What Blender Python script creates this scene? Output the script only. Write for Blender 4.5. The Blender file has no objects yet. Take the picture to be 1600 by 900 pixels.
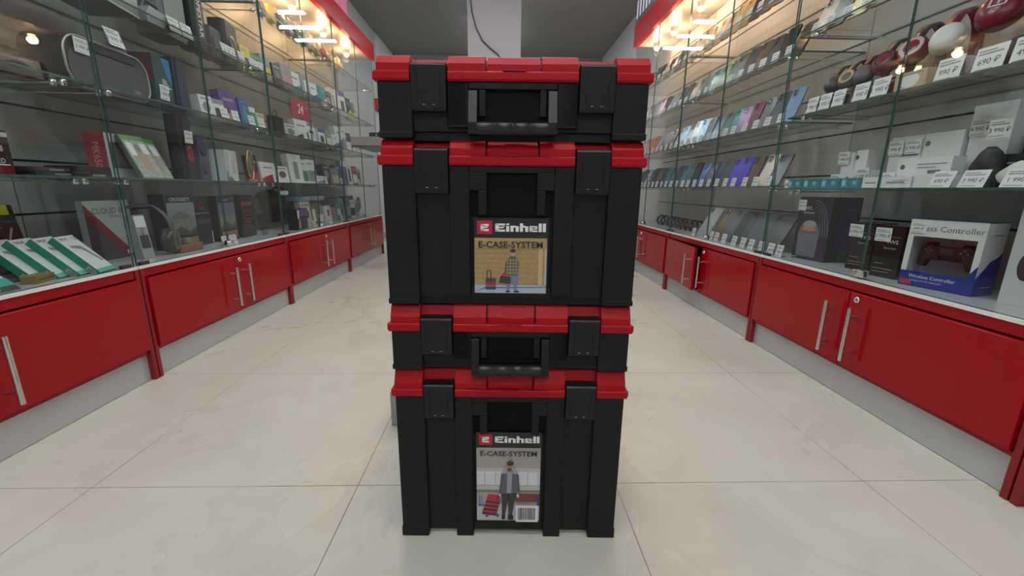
import bpy, bmesh, math, random
from mathutils import Matrix, Vector, Euler
random.seed(7)
R = math.radians
SC = bpy.context.scene
COL = SC.collection
# ------------------------------------------------------------------ camera
cam_d = bpy.data.cameras.new('camera'); cam = bpy.data.objects.new('camera', cam_d); COL.objects.link(cam)
pit, yaw, rol, FPX = 0.233457, 0.029271, 0.011366, 649.68
f_ = Vector((math.sin(yaw)*math.cos(pit), math.cos(yaw)*math.cos(pit), -math.sin(pit)))
x_ = Vector((math.cos(yaw), -math.sin(yaw), 0)); u_ = x_.cross(f_)
x2 = x_*math.cos(rol)+u_*math.sin(rol); u2 = u_*math.cos(rol)-x_*math.sin(rol)
mm = Matrix((x2, u2, -f_)).transposed().to_4x4(); mm.translation = Vector((0, 0, .685)); cam.matrix_world = mm
cam_d.sensor_width = 36; cam_d.lens = FPX/1600*36; cam_d.clip_start = .02
SC.camera = cam
# ------------------------------------------------------------------ world, exposure
w = bpy.data.worlds.new('world'); SC.world = w; w.use_nodes = True
w.node_tree.nodes['Background'].inputs[0].default_value = (.8, .85, 1, 1); w.node_tree.nodes['Background'].inputs[1].default_value = .25
SC.view_settings.view_transform = 'Standard'; SC.view_settings.look = 'None'; SC.view_settings.gamma = 1
SC.view_settings.use_curve_mapping = False
SC.view_settings.exposure = 0.0
TUBE = 42.0      # emission of the ceiling tubes
SPOT = 4.5       # watts of each warm showcase bulb
# ------------------------------------------------------------------ materials
MATS = {}
def mat(name, col, rough=.5, metal=0, emit=None, noise=0, nscale=30, bump=0, bscale=400, coat=0, spec=None):
    if name in MATS: return MATS[name]
    m = bpy.data.materials.new(name); m.use_nodes = True; nt = m.node_tree; b = nt.nodes['Principled BSDF']
    b.inputs['Base Color'].default_value = (*col, 1); b.inputs['Roughness'].default_value = rough; b.inputs['Metallic'].default_value = metal
    if spec is not None: b.inputs['Specular IOR Level'].default_value = spec
    if coat: b.inputs['Coat Weight'].default_value = coat; b.inputs['Coat Roughness'].default_value = .08
    if emit: b.inputs['Emission Color'].default_value = (*emit[0], 1); b.inputs['Emission Strength'].default_value = emit[1]
    if noise or bump:
        tc = nt.nodes.new('ShaderNodeTexCoord')
    if noise:
        n = nt.nodes.new('ShaderNodeTexNoise'); n.inputs['Scale'].default_value = nscale; n.inputs['Detail'].default_value = 4
        nt.links.new(tc.outputs['Object'], n.inputs['Vector'])
        mx = nt.nodes.new('ShaderNodeMix'); mx.data_type = 'RGBA'
        mx.inputs[6].default_value = (*[c*(1-noise) for c in col], 1); mx.inputs[7].default_value = (*[min(1, c*(1+noise)) for c in col], 1)
        nt.links.new(n.outputs['Fac'], mx.inputs[0]); nt.links.new(mx.outputs[2], b.inputs['Base Color'])
    if bump:
        n2 = nt.nodes.new('ShaderNodeTexNoise'); n2.inputs['Scale'].default_value = bscale
        nt.links.new(tc.outputs['Object'], n2.inputs['Vector'])
        bp = nt.nodes.new('ShaderNodeBump'); bp.inputs['Strength'].default_value = bump; bp.inputs['Distance'].default_value = .001
        nt.links.new(n2.outputs['Fac'], bp.inputs['Height']); nt.links.new(bp.outputs[0], b.inputs['Normal'])
    MATS[name] = m; return m
def C(col, rough=.45, **k):                      # plain printed / moulded colour
    key = 'c_%02x%02x%02x_%d' % (int(col[0]*255), int(col[1]*255), int(col[2]*255), int(rough*100))
    return mat(key, col, rough, **k)
def glass_mat(name, tint):
    m = bpy.data.materials.new(name); m.use_nodes = True; nt = m.node_tree; nt.nodes.clear()
    o = nt.nodes.new('ShaderNodeOutputMaterial'); t = nt.nodes.new('ShaderNodeBsdfTransparent'); g = nt.nodes.new('ShaderNodeBsdfGlossy')
    t.inputs[0].default_value = (*tint, 1); g.inputs['Roughness'].default_value = 0.0
    lw = nt.nodes.new('ShaderNodeLayerWeight'); lw.inputs[0].default_value = .5
    p = nt.nodes.new('ShaderNodeMath'); p.operation = 'POWER'; p.inputs[1].default_value = 5
    a = nt.nodes.new('ShaderNodeMath'); a.operation = 'MULTIPLY_ADD'; a.inputs[1].default_value = .95; a.inputs[2].default_value = .032
    mx = nt.nodes.new('ShaderNodeMixShader')
    nt.links.new(lw.outputs['Facing'], p.inputs[0]); nt.links.new(p.outputs[0], a.inputs[0]); nt.links.new(a.outputs[0], mx.inputs[0])
    nt.links.new(t.outputs[0], mx.inputs[1]); nt.links.new(g.outputs[0], mx.inputs[2]); nt.links.new(mx.outputs[0], o.inputs[0])
    MATS[name] = m; return m
GL = glass_mat('clear_glass', (.95, .975, .965)); AC = glass_mat('clear_acrylic', (.97, .98, .98))
GE = mat('glass_edge', (.05, .115, .10), .15)
M_RED = mat('red_laminate', (.34, .001, .008), .16, spec=.28, noise=.05, nscale=3)
M_REDP = mat('red_post', (.25, .004, .01), .3, bump=.1, bscale=90)
M_ALU = mat('brushed_plinth', (.52, .54, .56), .42, .3, noise=.12, nscale=6)
M_CHR = mat('chrome', (.8, .8, .8), .12, 1)
M_STEEL = mat('satin_steel', (.62, .6, .58), .3, 1)
M_WHT = mat('white_edge', (.8, .8, .8), .3)
M_CTR = mat('grey_shelf_board', (.50, .53, .54), .25)
M_SLAT = mat('grey_board', (.45, .45, .45), .4)
M_GRV = mat('slat_groove', (.035, .037, .037), .6)
M_BLK = mat('black_plastic', (.0062, .0063, .0072), .42, spec=.30, bump=.25, bscale=900)
M_BLK2 = mat('black_latch_plastic', (.0062, .0063, .0070), .33, spec=.38, bump=.15, bscale=700)
M_SHADE = mat('black_plastic_shaded', (.0028, .0028, .003), .6, spec=.15)  # darker black for slots and recesses, their shade put into the colour
M_GRIP = mat('dark_grey_grip', (.014, .015, .018), .36)
M_LID = mat('red_case_plastic', (.38, .004, .012), .42, spec=.22, bump=.12, bscale=900)
M_WALL = mat('pale_wall', (.55, .56, .57), .7, noise=.04, nscale=2)
M_WALL2 = mat('white_wall', (.78, .80, .82), .7)
M_CEIL = mat('dark_grey_ceiling', (.27, .265, .26), .8, noise=.04, nscale=1.5)
M_PIL = mat('white_pillar', (.36, .38, .42), .6)
M_TAG = mat('tag_paper', (.80, .82, .84), .5)
M_INK = mat('ink', (.03, .03, .04), .5)
M_INKG = mat('grey_ink', (.3, .31, .33), .5)
M_WARM = mat('warm_bulb', (1, .8, .5), .4, emit=((1, .62, .34), 30))
M_TUBE = mat('tube_glow', (1, 1, 1), .4, emit=((.95, .98, 1), TUBE))
M_METW = mat('white_metal', (.75, .75, .75), .4)
def floor_mat():
    m = bpy.data.materials.new('polished_tile'); m.use_nodes = True; nt = m.node_tree; N = nt.nodes; L = nt.links; b = N['Principled BSDF']
    tc = N.new('ShaderNodeTexCoord'); sp = N.new('ShaderNodeSeparateXYZ'); L.new(tc.outputs['Object'], sp.inputs[0])
    def math_(op, a, bb=None):
        n = N.new('ShaderNodeMath'); n.operation = op
        for i, v in enumerate((a, bb)):
            if v is None: continue
            if isinstance(v, (int, float)): n.inputs[i].default_value = v
            else: L.new(v, n.inputs[i])
        return n.outputs[0]
    def line(axis, off, pitch):
        t = math_('ADD', sp.outputs[axis], off+20*pitch); t = math_('DIVIDE', t, pitch); t = math_('FRACT', t)
        t = math_('SUBTRACT', t, .5); t = math_('ABSOLUTE', t)            # .5 at the seam
        return math_('GREATER_THAN', t, .5-.0011/pitch)
    seam = math_('MAXIMUM', line(0, .945, .6115), line(1, -.857, .6145))
    n1 = N.new('ShaderNodeTexNoise'); n1.inputs['Scale'].default_value = 2.2; n1.inputs['Detail'].default_value = 8; n1.inputs['Distortion'].default_value = .5; L.new(tc.outputs['Object'], n1.inputs['Vector'])
    n2 = N.new('ShaderNodeTexNoise'); n2.inputs['Scale'].default_value = 9; n2.inputs['Detail'].default_value = 6; n2.inputs['Distortion'].default_value = .6; L.new(tc.outputs['Object'], n2.inputs['Vector'])
    r1 = N.new('ShaderNodeValToRGB'); r1.color_ramp.elements[0].color = (.57, .56, .48, 1); r1.color_ramp.elements[0].position = .3; r1.color_ramp.elements[1].color = (.64, .635, .55, 1); r1.color_ramp.elements[1].position = .7
    L.new(n1.outputs['Fac'], r1.inputs[0])
    r2 = N.new('ShaderNodeValToRGB'); r2.color_ramp.elements[0].position = .22; r2.color_ramp.elements[0].color = (.94, .935, .92, 1); r2.color_ramp.elements[1].position = .62; r2.color_ramp.elements[1].color = (1, 1, 1, 1)
    L.new(n2.outputs['Fac'], r2.inputs[0])
    mu = N.new('ShaderNodeMix'); mu.data_type = 'RGBA'; mu.blend_type = 'MULTIPLY'; mu.inputs[0].default_value = 1
    L.new(r1.outputs[0], mu.inputs[6]); L.new(r2.outputs[0], mu.inputs[7])
    # seams wear away in places
    n3 = N.new('ShaderNodeTexNoise'); n3.inputs['Scale'].default_value = 3.1; L.new(tc.outputs['Object'], n3.inputs['Vector'])
    vis = N.new('ShaderNodeMapRange'); vis.inputs[1].default_value = .35; vis.inputs[2].default_value = .6; vis.inputs[3].default_value = .35; vis.inputs[4].default_value = 1; L.new(n3.outputs['Fac'], vis.inputs[0])
    sf = math_('MULTIPLY', seam, vis.outputs[0])
    ms = N.new('ShaderNodeMix'); ms.data_type = 'RGBA'; ms.inputs[7].default_value = (.16, .14, .12, 1)
    L.new(sf, ms.inputs[0]); L.new(mu.outputs[2], ms.inputs[6])
    # small dirt specks
    vo = N.new('ShaderNodeTexVoronoi'); vo.inputs['Scale'].default_value = 5; L.new(tc.outputs['Object'], vo.inputs['Vector'])
    spk = math_('LESS_THAN', vo.outputs['Distance'], .017)
    md = N.new('ShaderNodeMix'); md.data_type = 'RGBA'; md.inputs[7].default_value = (.2, .17, .15, 1); L.new(spk, md.inputs[0]); L.new(ms.outputs[2], md.inputs[6])
    L.new(md.outputs[2], b.inputs['Base Color'])
    b.inputs['Roughness'].default_value = .22
    rr = N.new('ShaderNodeMapRange'); rr.inputs[3].default_value = .16; rr.inputs[4].default_value = .42; L.new(n1.outputs['Fac'], rr.inputs[0]); L.new(rr.outputs[0], b.inputs['Roughness'])
    b.inputs['Specular IOR Level'].default_value = .35
    return m
M_FLOOR = floor_mat()
# ------------------------------------------------------------------ mesh builder
_txt = {}
def text_geo(s, size, align='CENTER', bold=0.0):
    k = (s, size, align, bold)
    if k not in _txt:
        cu = bpy.data.curves.new('t', 'FONT'); cu.body = s; cu.size = size; cu.align_x = align; cu.align_y = 'CENTER'; cu.resolution_u = 2; cu.offset = bold
        o = bpy.data.objects.new('t', cu); me = bpy.data.meshes.new_from_object(o)
        _txt[k] = ([v.co.copy() for v in me.vertices], [tuple(p.vertices) for p in me.polygons])
        bpy.data.objects.remove(o); bpy.data.curves.remove(cu); bpy.data.meshes.remove(me)
    return _txt[k]
class MB:
    def __init__(s): s.v = []; s.f = []; s.mi = []; s.mats = []; s.sm = []; s.M = Matrix()
    def add(s, vs, fs, m, smooth=False, M=None):
        if m not in s.mats: s.mats.append(m)
        i = s.mats.index(m); b = len(s.v); T = s.M @ (M or Matrix())
        s.v += [T @ Vector(v) for v in vs]
        for f in fs: s.f.append([b+k for k in f]); s.mi.append(i); s.sm.append(smooth)
        return s
    def box(s, x0, x1, y0, y1, z0, z1, m, M=None):
        v = [(x, y, z) for x in (x0, x1) for y in (y0, y1) for z in (z0, z1)]
        return s.add(v, [(0, 1, 3, 2), (4, 6, 7, 5), (0, 4, 5, 1), (2, 3, 7, 6), (0, 2, 6, 4), (1, 5, 7, 3)], m, M=M)
    def prism(s, pts, a0, a1, axis, m, M=None, smooth=False):
        n = len(pts)
        def P(p, a): return {'x': (a, p[0], p[1]), 'y': (p[0], a, p[1]), 'z': (p[0], p[1], a)}[axis]
        v = [P(p, a0) for p in pts]+[P(p, a1) for p in pts]
        s.add(v, [tuple(range(n)), tuple(range(2*n-1, n-1, -1))], m, M=M)
        return s.add(v, [(i, (i+1) % n, n+(i+1) % n, n+i) for i in range(n)], m, smooth, M=M)
    def flat(s, pts, y, m, M=None):                    # a printed shape on a front face
        return s.add([(p[0], y, p[1]) for p in pts], [tuple(range(len(pts)))], m, M=M)
    def rect(s, x0, z0, x1, z1, y, m, M=None): return s.flat([(x0, z0), (x1, z0), (x1, z1), (x0, z1)], y, m, M)
    def ell(s, cx, cz, rx, rz, y, m, n=20, M=None): return s.flat([(cx+rx*math.cos(2*math.pi*i/n), cz+rz*math.sin(2*math.pi*i/n)) for i in range(n)], y, m, M)
    def text(s, t, size, x, z, y, m, align='CENTER', rot=0, M=None, bold=0.0, sx=1):
        v, f = text_geo(t, size, align, bold)
        T = (M or Matrix()) @ Matrix.Translation((x, y, z)) @ Matrix.Rotation(R(90), 4, 'X') @ Matrix.Rotation(R(rot), 4, 'Z') @ Matrix.Diagonal((sx, 1, 1, 1))
        return s.add(v, f, m, M=T)
    def tube(s, path, r, m, n=10, closed=False):
        P = [Vector(p) for p in path]; L = len(P); rings = []
        rr = r if isinstance(r, (list, tuple)) else [r]*L
        up = None; vs = []
        for i, p in enumerate(P):
            t = (P[(i+1) % L]-P[i-1]) if closed else (P[min(i+1, L-1)]-P[max(i-1, 0)])
            t.normalize()
            if up is None: up = t.orthogonal().normalized()
            up = (up - t*up.dot(t)).normalized(); bb = t.cross(up)
            vs += [p+(up*math.cos(2*math.pi*k/n)+bb*math.sin(2*math.pi*k/n))*rr[i] for k in range(n)]
        fs = []
        for i in range(L if closed else L-1):
            j = (i+1) % L
            fs += [(i*n+k, i*n+(k+1) % n, j*n+(k+1) % n, j*n+k) for k in range(n)]
        s.add(vs, fs, m, True)
        if not closed: s.add(vs, [tuple(range(n)), tuple(range((L-1)*n, L*n))], m)
        return s
    def cyl(s, p0, p1, r, m, n=16): return s.tube([p0, p1], r, m, n)
    def lathe(s, prof, m, n=24, M=None, smooth=True):   # profile (r,z) around local z
        vs = []; L = len(prof)
        for r, z in prof: vs += [(r*math.cos(2*math.pi*k/n), r*math.sin(2*math.pi*k/n), z) for k in range(n)]
        fs = [(i*n+k, i*n+(k+1) % n, (i+1)*n+(k+1) % n, (i+1)*n+k) for i in range(L-1) for k in range(n)]
        s.add(vs, fs, m, smooth, M=M)
        return s.add(vs, [tuple(range(n)), tuple(range((L-1)*n, L*n))], m, M=M)
    def mesh(s, name):
        me = bpy.data.meshes.new(name); me.from_pydata([tuple(v) for v in s.v], [], s.f)
        for m in s.mats: me.materials.append(m)
        for p, i, q in zip(me.polygons, s.mi, s.sm): p.material_index = i; p.use_smooth = q
        bm = bmesh.new(); bm.from_mesh(me); bmesh.ops.recalc_face_normals(bm, faces=bm.faces); bm.to_mesh(me); bm.free()
        return me
    def build(s, name, parent=None, loc=(0, 0, 0), rot=(0, 0, 0), bevel=0, seg=2):
        o = bpy.data.objects.new(name, s.mesh(name)); COL.objects.link(o); o.location = loc; o.rotation_euler = rot; o.parent = parent
        if bevel:
            md = o.modifiers.new('bevel', 'BEVEL'); md.width = bevel; md.segments = seg; md.limit_method = 'ANGLE'; md.angle_limit = R(40); md.use_clamp_overlap = True
        return o
def rr_pts(x0, z0, x1, z1, r, n=4):
    out = []
    for cx, cz, a in ((x1-r, z1-r, 0), (x0+r, z1-r, 90), (x0+r, z0+r, 180), (x1-r, z0+r, 270)):
        for k in range(n+1): t = R(a+90*k/n); out.append((cx+r*math.cos(t), cz+r*math.sin(t)))
    return out
def empty(name, loc=(0, 0, 0), rot=(0, 0, 0), parent=None):
    o = bpy.data.objects.new(name, None); COL.objects.link(o); o.location = loc; o.rotation_euler = rot; o.parent = parent; o.empty_display_size = .05; return o
def tag(o, label, cat, group=None):
    o['label'] = label; o['category'] = cat
    if group: o['group'] = group
    return o
def struct(o): o['kind'] = 'structure'; return o
def copy_tree(o, parent=None):
    c = o.copy(); COL.objects.link(c); c.parent = parent
    for ch in o.children: copy_tree(ch, c)
    return c
ORD = ['first', 'second', 'third', 'fourth', 'fifth', 'sixth', 'seventh', 'eighth', 'ninth', 'tenth', 'eleventh', 'twelfth', 'thirteenth', 'fourteenth', 'fifteenth', 'sixteenth', 'seventeenth', 'eighteenth', 'nineteenth', 'twentieth', 'twenty-first', 'twenty-second', 'twenty-third', 'twenty-fourth', 'twenty-fifth', 'twenty-sixth', 'twenty-seventh', 'twenty-eighth', 'twenty-ninth', 'thirtieth']
# ================================================================== the room
XL, XR, BL, BR = -1.245, 1.17, -1.60, 1.50       # showcase fronts and backs
struct(MB().box(-1.75, 1.65, -3.6, 6.9, -.05, 0, M_FLOOR).build('floor'))
struct(MB().box(-1.75, 1.65, -3.6, 6.9, 2.6, 2.66, M_CEIL).build('ceiling'))
struct(MB().box(-1.70, -1.61, -3.6, 5.95, 0, 2.6, M_WALL).box(-1.70, -1.60, 5.95, 6.8, 0, 2.6, M_WALL2).build('wall_left'))
struct(MB().box(1.51, 1.60, -3.6, 6.8, 0, 2.6, M_WALL).build('wall_right'))
struct(MB().box(-1.75, 1.65, 6.8, 6.9, 0, 2.6, mat('grey_far_wall', (.26, .26, .26), .7)).build('wall_far'))
struct(MB().box(-1.75, 1.65, -3.6, -3.5, 0, 2.6, M_WALL).build('wall_back'))
M_BASE = mat('beige_skirting', (.42, .36, .26), .5)
struct(MB().box(-1.61, -1.595, 4.47, 6.8, 0, .075, M_BASE).build('baseboard_left'))
struct(MB().box(-.305, .178, 4.2, 4.68, 0, 2.6, M_PIL).build('pillar', bevel=.004))
cb = MB(); pth = [(-.288, 4.19, 2.595), (-.283, 4.188, 2.40), (-.262, 4.186, 2.22), (-.225, 4.186, 2.09), (-.17, 4.186, 1.99), (-.10, 4.186, 1.93), (-.03, 4.186, 1.88), (.02, 4.188, 1.80), (.03, 4.19, 1.6), (.03, 4.19, 1.2)]
cb.tube(pth, .006, C((.06, .06, .065), .5), 8); tag(cb.build('power_cable'), 'dark cable hanging loosely down the face of the white pillar', 'cable')
# ------------------------------------------------------------------ ceiling tubes
def ceiling_light(y, lab, a=-.78, c=.72):
    e = empty('ceiling_light', ((a+c)/2, y, 2.6)); a, c = -(c-a)/2, (c-a)/2; tag(e, lab, 'ceiling light', 'ceiling lights over the aisle')
    MB().box(a, c, -.05, .05, -.05, 0, M_METW).build('housing', e, bevel=.004)
    MB().box(a+.02, c-.02, -.038, .038, -.062, -.05, M_TUBE).build('diffuser', e)
for i, y in enumerate((-2.4, -1.1, .2, 1.5, 2.9, 4.4)):  # farthest tube is added, out of view, to brighten the far end
    ceiling_light(y, 'white linear ceiling light across the aisle, ' + ORD[i] + ' from the entrance end')
for i, y in enumerate((5.2, 5.65, 6.1)):  # added tubes hidden by the pillar, for strip reflections in the glass
    ceiling_light(y, 'short white ceiling light added behind the pillar, ' + ORD[i] + ' behind it', -.35, .19)
# ================================================================== showcases
SLATS = {-1: mat('slatwall_shaded', (.29, .305, .305), .4), 1: mat('slatwall_lit', (.50, .51, .51), .4)}  # same slatwall on both sides; brighter right, dimmer left put into colour
def cabinet(side, y0, y1, shelves, lab, lit=(), ajar=False, lidz=1.885, topz=2.015, upper=True):
    """local frame: X along the aisle to the viewer's right, Y into the cabinet, Z up; origin at front left bottom"""
    W = y1-y0
    xf, xb = (XL, BL) if side < 0 else (XR, BR)
    D = abs(xb-xf)
    loc = (xf, y0, 0) if side < 0 else (xf, y1, 0)
    e = empty('display_cabinet', loc, (0, 0, R(90) if side < 0 else R(-90))); tag(e, lab, 'display cabinet', 'red based glass showcases')
    # carcass: posts, rails, floor, back and gables of the base
    b = MB()
    for x0 in (0, W-.016): b.box(x0, x0+.016, -.004, .05, 0, .40, M_REDP)
    b.box(.016, W-.016, 0, .03, .372, .402, M_RED); b.box(.016, W-.016, .004, D, .100, .114, M_RED)
    b.box(0, .016, .05, D, 0, .40, M_REDP); b.box(W-.016, W, .05, D, 0, .40, M_REDP); b.box(.016, W-.016, D-.012, D, .1, .40, M_RED)
    b.build('carcass', e, bevel=.002)
    MB().box(.016, W-.016, .014, .026, .002, .100, M_ALU).build('plinth', e)
    MB().box(0, W, -.004, .004, .4025, .412, M_WHT).box(0, W, .004, D, .400, .412, M_CTR).build('countertop', e)
    mid = W/2
    for k, (a, c) in enumerate(((.019, mid-.002), (mid+.002, W-.019))):
        d = MB(); w_ = c-a
        hinge = 0 if k == 0 else w_
        d.box(-hinge, w_-hinge, 0, .016, .118, .368, M_RED)
        rot = (0, 0, R(-4.5) if (ajar and k == 0) else 0)
        do = d.build('door', e, (a+hinge, -.012, 0), rot, bevel=.0015)
        hx = (w_-.047-hinge) if k == 0 else (.047-hinge)
        h = MB(); h.cyl((hx, -.034, .145), (hx, -.034, .325), .0062, M_STEEL, 14)
        for z in (.175, .295): h.cyl((hx, .0, z), (hx, -.034, z), .0042, M_STEEL, 10)
        h.build('handle', do)
        if k == 1:
            l = MB(); T = Matrix.Translation((.030-hinge, -.001, .348)) @ Matrix.Rotation(R(90), 4, 'X')
            l.lathe([(.0105, 0), (.0105, .003), (.008, .005), (.006, .005), (.006, .003)], M_CHR, 20, T); l.box(.029-hinge, .031-hinge, -.0052, -.004, .343, .353, M_INK)
            l.build('keyhole', do)
    if not upper: return e
    # slatted back with routed grooves, made of real strips
    s = MB(); zs = [.412, .585, .76, .935, 1.11, 1.285, 1.46, 1.635, 1.81, lidz]
    s.box(0, W, D-.004, D, .412, lidz, M_GRV)
    for i in range(len(zs)-1): s.box(.0, W, D-.014, D-.0035, zs[i]+(.004 if i else 0), zs[i+1]-.004, SLATS[side])
    s.build('back_panel', e)
    for i, z in enumerate(shelves):
        g = MB(); x0, x1, ya, yb = .006, W-.006, .022, D-.016
        g.add([(x0, ya, z-.006), (x1, ya, z-.006), (x1, yb, z-.006), (x0, yb, z-.006), (x0, ya, z), (x1, ya, z), (x1, yb, z), (x0, yb, z)], [(0, 1, 2, 3), (4, 5, 6, 7)], GL)
        g.add([(x0, ya, z-.006), (x1, ya, z-.006), (x1, yb, z-.006), (x0, yb, z-.006), (x0, ya, z), (x1, ya, z), (x1, yb, z), (x0, yb, z)], [(0, 1, 5, 4), (1, 2, 6, 5), (2, 3, 7, 6), (3, 0, 4, 7)], GE)
        go = g.build('shelf', e)
        for bx in (.07, W-.07):
            q = MB(); q.tube([(bx, .055, z-.014), (bx, D-.014, z-.014)], .003, M_CHR, 8)
            for yy in (.045, .075): q.lathe([(.008, -.008), (.0095, -.003), (.0095, .003), (.008, .0078)], M_CHR, 12, Matrix.Translation((bx, yy, z-.0145)))
            q.build('bracket', go)
    for k, (a, c) in enumerate(((.004, mid-.002), (mid+.002, W-.004))):
        g = MB(); v = [(x, y, z) for x in (a, c) for y in (.004, .010) for z in (.4135, lidz)]
        g.add(v, [(0, 4, 5, 1), (2, 3, 7, 6)], GL); g.add(v, [(0, 1, 3, 2), (4, 6, 7, 5), (0, 2, 6, 4), (1, 5, 7, 3)], GE)
        go = g.build('glass_door', e)
        hx = a+.03 if k == 0 else c-.03
        h = MB(); h.box(hx-.018, hx+.018, .001, .013, .4125, .424, C((.03, .03, .03), .4)); h.cyl((hx, .006, .424), (hx, .006, .432), .004, M_CHR, 8); h.build('hinge', go)
        if k == 1:
            q = MB(); q.box(a-.022, a+.02, -.006, .0035, .418, .442, M_CHR); q.cyl((a-.001, -.018, .430), (a-.001, -.006, .430), .0085, M_CHR, 16)
            q.box(a-.022, a+.02, .0105, .018, .418, .442, M_CHR); q.build('lock', go, bevel=.003)
    t = MB(); t.box(0, W, .0, D, lidz, lidz+.012, M_SLAT); t.box(0, W, .018, D, lidz+.012, topz-.01, M_SLAT); t.build('top_board', e)
    MB().box(0, W, -.022, .016, lidz-.008, topz, mat('gloss_red_fascia', (.42, .003, .015), .16)).build('fascia', e, bevel=.0015)
    for lx in lit:
        lo = MB(); lo.lathe([(.024, 0), (.024, -.028), (.020, -.032), (.020, -.004)], M_METW, 20); lo = lo.build('downlight', e, (lx, .15, lidz))
        MB().lathe([(.004, -.02), (.018, -.026), (.022, -.036), (.018, -.047), (.008, -.054), (.001, -.056)], M_WARM, 20).build('bulb', lo)
        ld = bpy.data.lights.new('bulb_light', 'POINT'); ld.energy = SPOT; ld.color = (1, .58, .31); ld.shadow_soft_size = .03
        lp = bpy.data.objects.new('bulb_light', ld); COL.objects.link(lp); lp.parent = lo; lp.location = (0, 0, -.075)
    return e
ZL = (.708, .990, 1.285, 1.605)
cabinet(-1, .43, 1.437, ZL, 'nearest showcase on the left, red base, holding green boxes and a speaker')
cabinet(-1, 1.441, 2.444, ZL, 'second showcase on the left, behind the first glass joint')
cabinet(-1, 2.448, 3.448, ZL, 'third showcase on the left, with yellow packs under a warm lamp', lit=(.22, .72))
cabinet(-1, 3.452, 4.452, ZL, 'farthest showcase on the left, ending at the pale wall', lit=(.22, .72))
ZR1 = (.702, .985, 1.288, 1.605); ZR = (.712, .975, 1.245, 1.515)
cabinet(1, -.26, .783, ZR1, 'showcase beside the camera on the right, only its foot visible', lidz=1.9, topz=2.06)
cabinet(1, .787, 1.82, ZR1, 'nearest full showcase on the right, holding headphones and a boxed controller', lidz=1.9, topz=2.06)
cabinet(1, 1.824, 2.868, ZR, 'middle showcase on the right, full of phones, one door ajar', lit=(.35, .86), ajar=True, lidz=1.9, topz=2.06)
cabinet(1, 2.872, 3.972, ZR, 'farthest showcase on the right, full of small phones and tags', lit=(.10, .46, .90), lidz=1.9, topz=2.06)
# signs standing on the showcases
def poster(loc, w_, h, side, frame, arts, lab):
    e = empty('poster_board', loc, (0, 0, R(90)*(-side))); tag(e, lab, 'sign')
    MB().box(0, w_, 0, .02, 0, h, frame).build('board', e, bevel=.002)
    a = MB()
    for k in arts: k(a)
    a.build('print', e)
pk = mat('pink_print', (.75, .05, .2), .4, noise=.8, nscale=14)
poster((XL, 2.9, 2.016), .92, .5, -1, M_WHT, [lambda a: a.rect(.008, .01, .912, .49, -.0006, pk), lambda a: [a.ell(.1+i*.1, .08+.09*(i % 4), .03, .045, -.001, C((.8, .5, .6))) for i in range(8)]], 'pink and white poster board standing on the left showcases')
poster((XR, 4.03, 2.062), 1.0, .5, 1, C((.02, .02, .025), .3), [lambda a: [a.rect(.02+i*.075, .06, .06+i*.075, .2+.05*(i % 3), -.0006, C((.7, .65, .75))) for i in range(12)]], 'black poster board with white figures standing on the right showcases')
# ================================================================== red and black tool cases
def wordmark(a, x0, z0, h, y, m):
    u = h/5.0; x = x0
    def rc(p, q, r, s): a.rect(x+p*u, z0+q*u, x+r*u, z0+s*u, y, m)
    for ch in 'Einhell':
        if ch == 'E': rc(0, 0, 2.2, 5); rc(0, 3.7, 6, 5); rc(0, 0, 6, 1.3); a.flat([(x+2*u, z0+2.1*u), (x+4.6*u, z0+2.1*u), (x+6*u, z0+3.2*u), (x+2*u, z0+2.9*u)], y, m); x += 6.7*u
        elif ch == 'i': rc(0, 0, 1.9, 3.5); rc(0, 4.0, 1.9, 5); x += 2.6*u
        elif ch == 'n': rc(0, 0, 1.9, 3.7); rc(1.9, 2.6, 3.4, 3.7); rc(3.2, 0, 5.1, 3.4); x += 5.8*u
        elif ch == 'h': rc(0, 0, 1.9, 5.2); rc(1.9, 2.6, 3.4, 3.7); rc(3.2, 0, 5.1, 3.4); x += 5.8*u
        elif ch == 'e': rc(0, 0, 1.9, 3.7); rc(0, 2.8, 5, 3.7); rc(0, 0, 5, 1.0); rc(3.1, 1.5, 5, 3.7); rc(1.9, 1.5, 5, 2.0); x += 5.7*u
        else: rc(0, 0, 1.9, 5.2); x += 2.5*u
    return x
LB = C((.016, .016, .018), .35); LR = C((.50, .015, .03), .35); LW = C((.82, .82, .84), .35)
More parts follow.
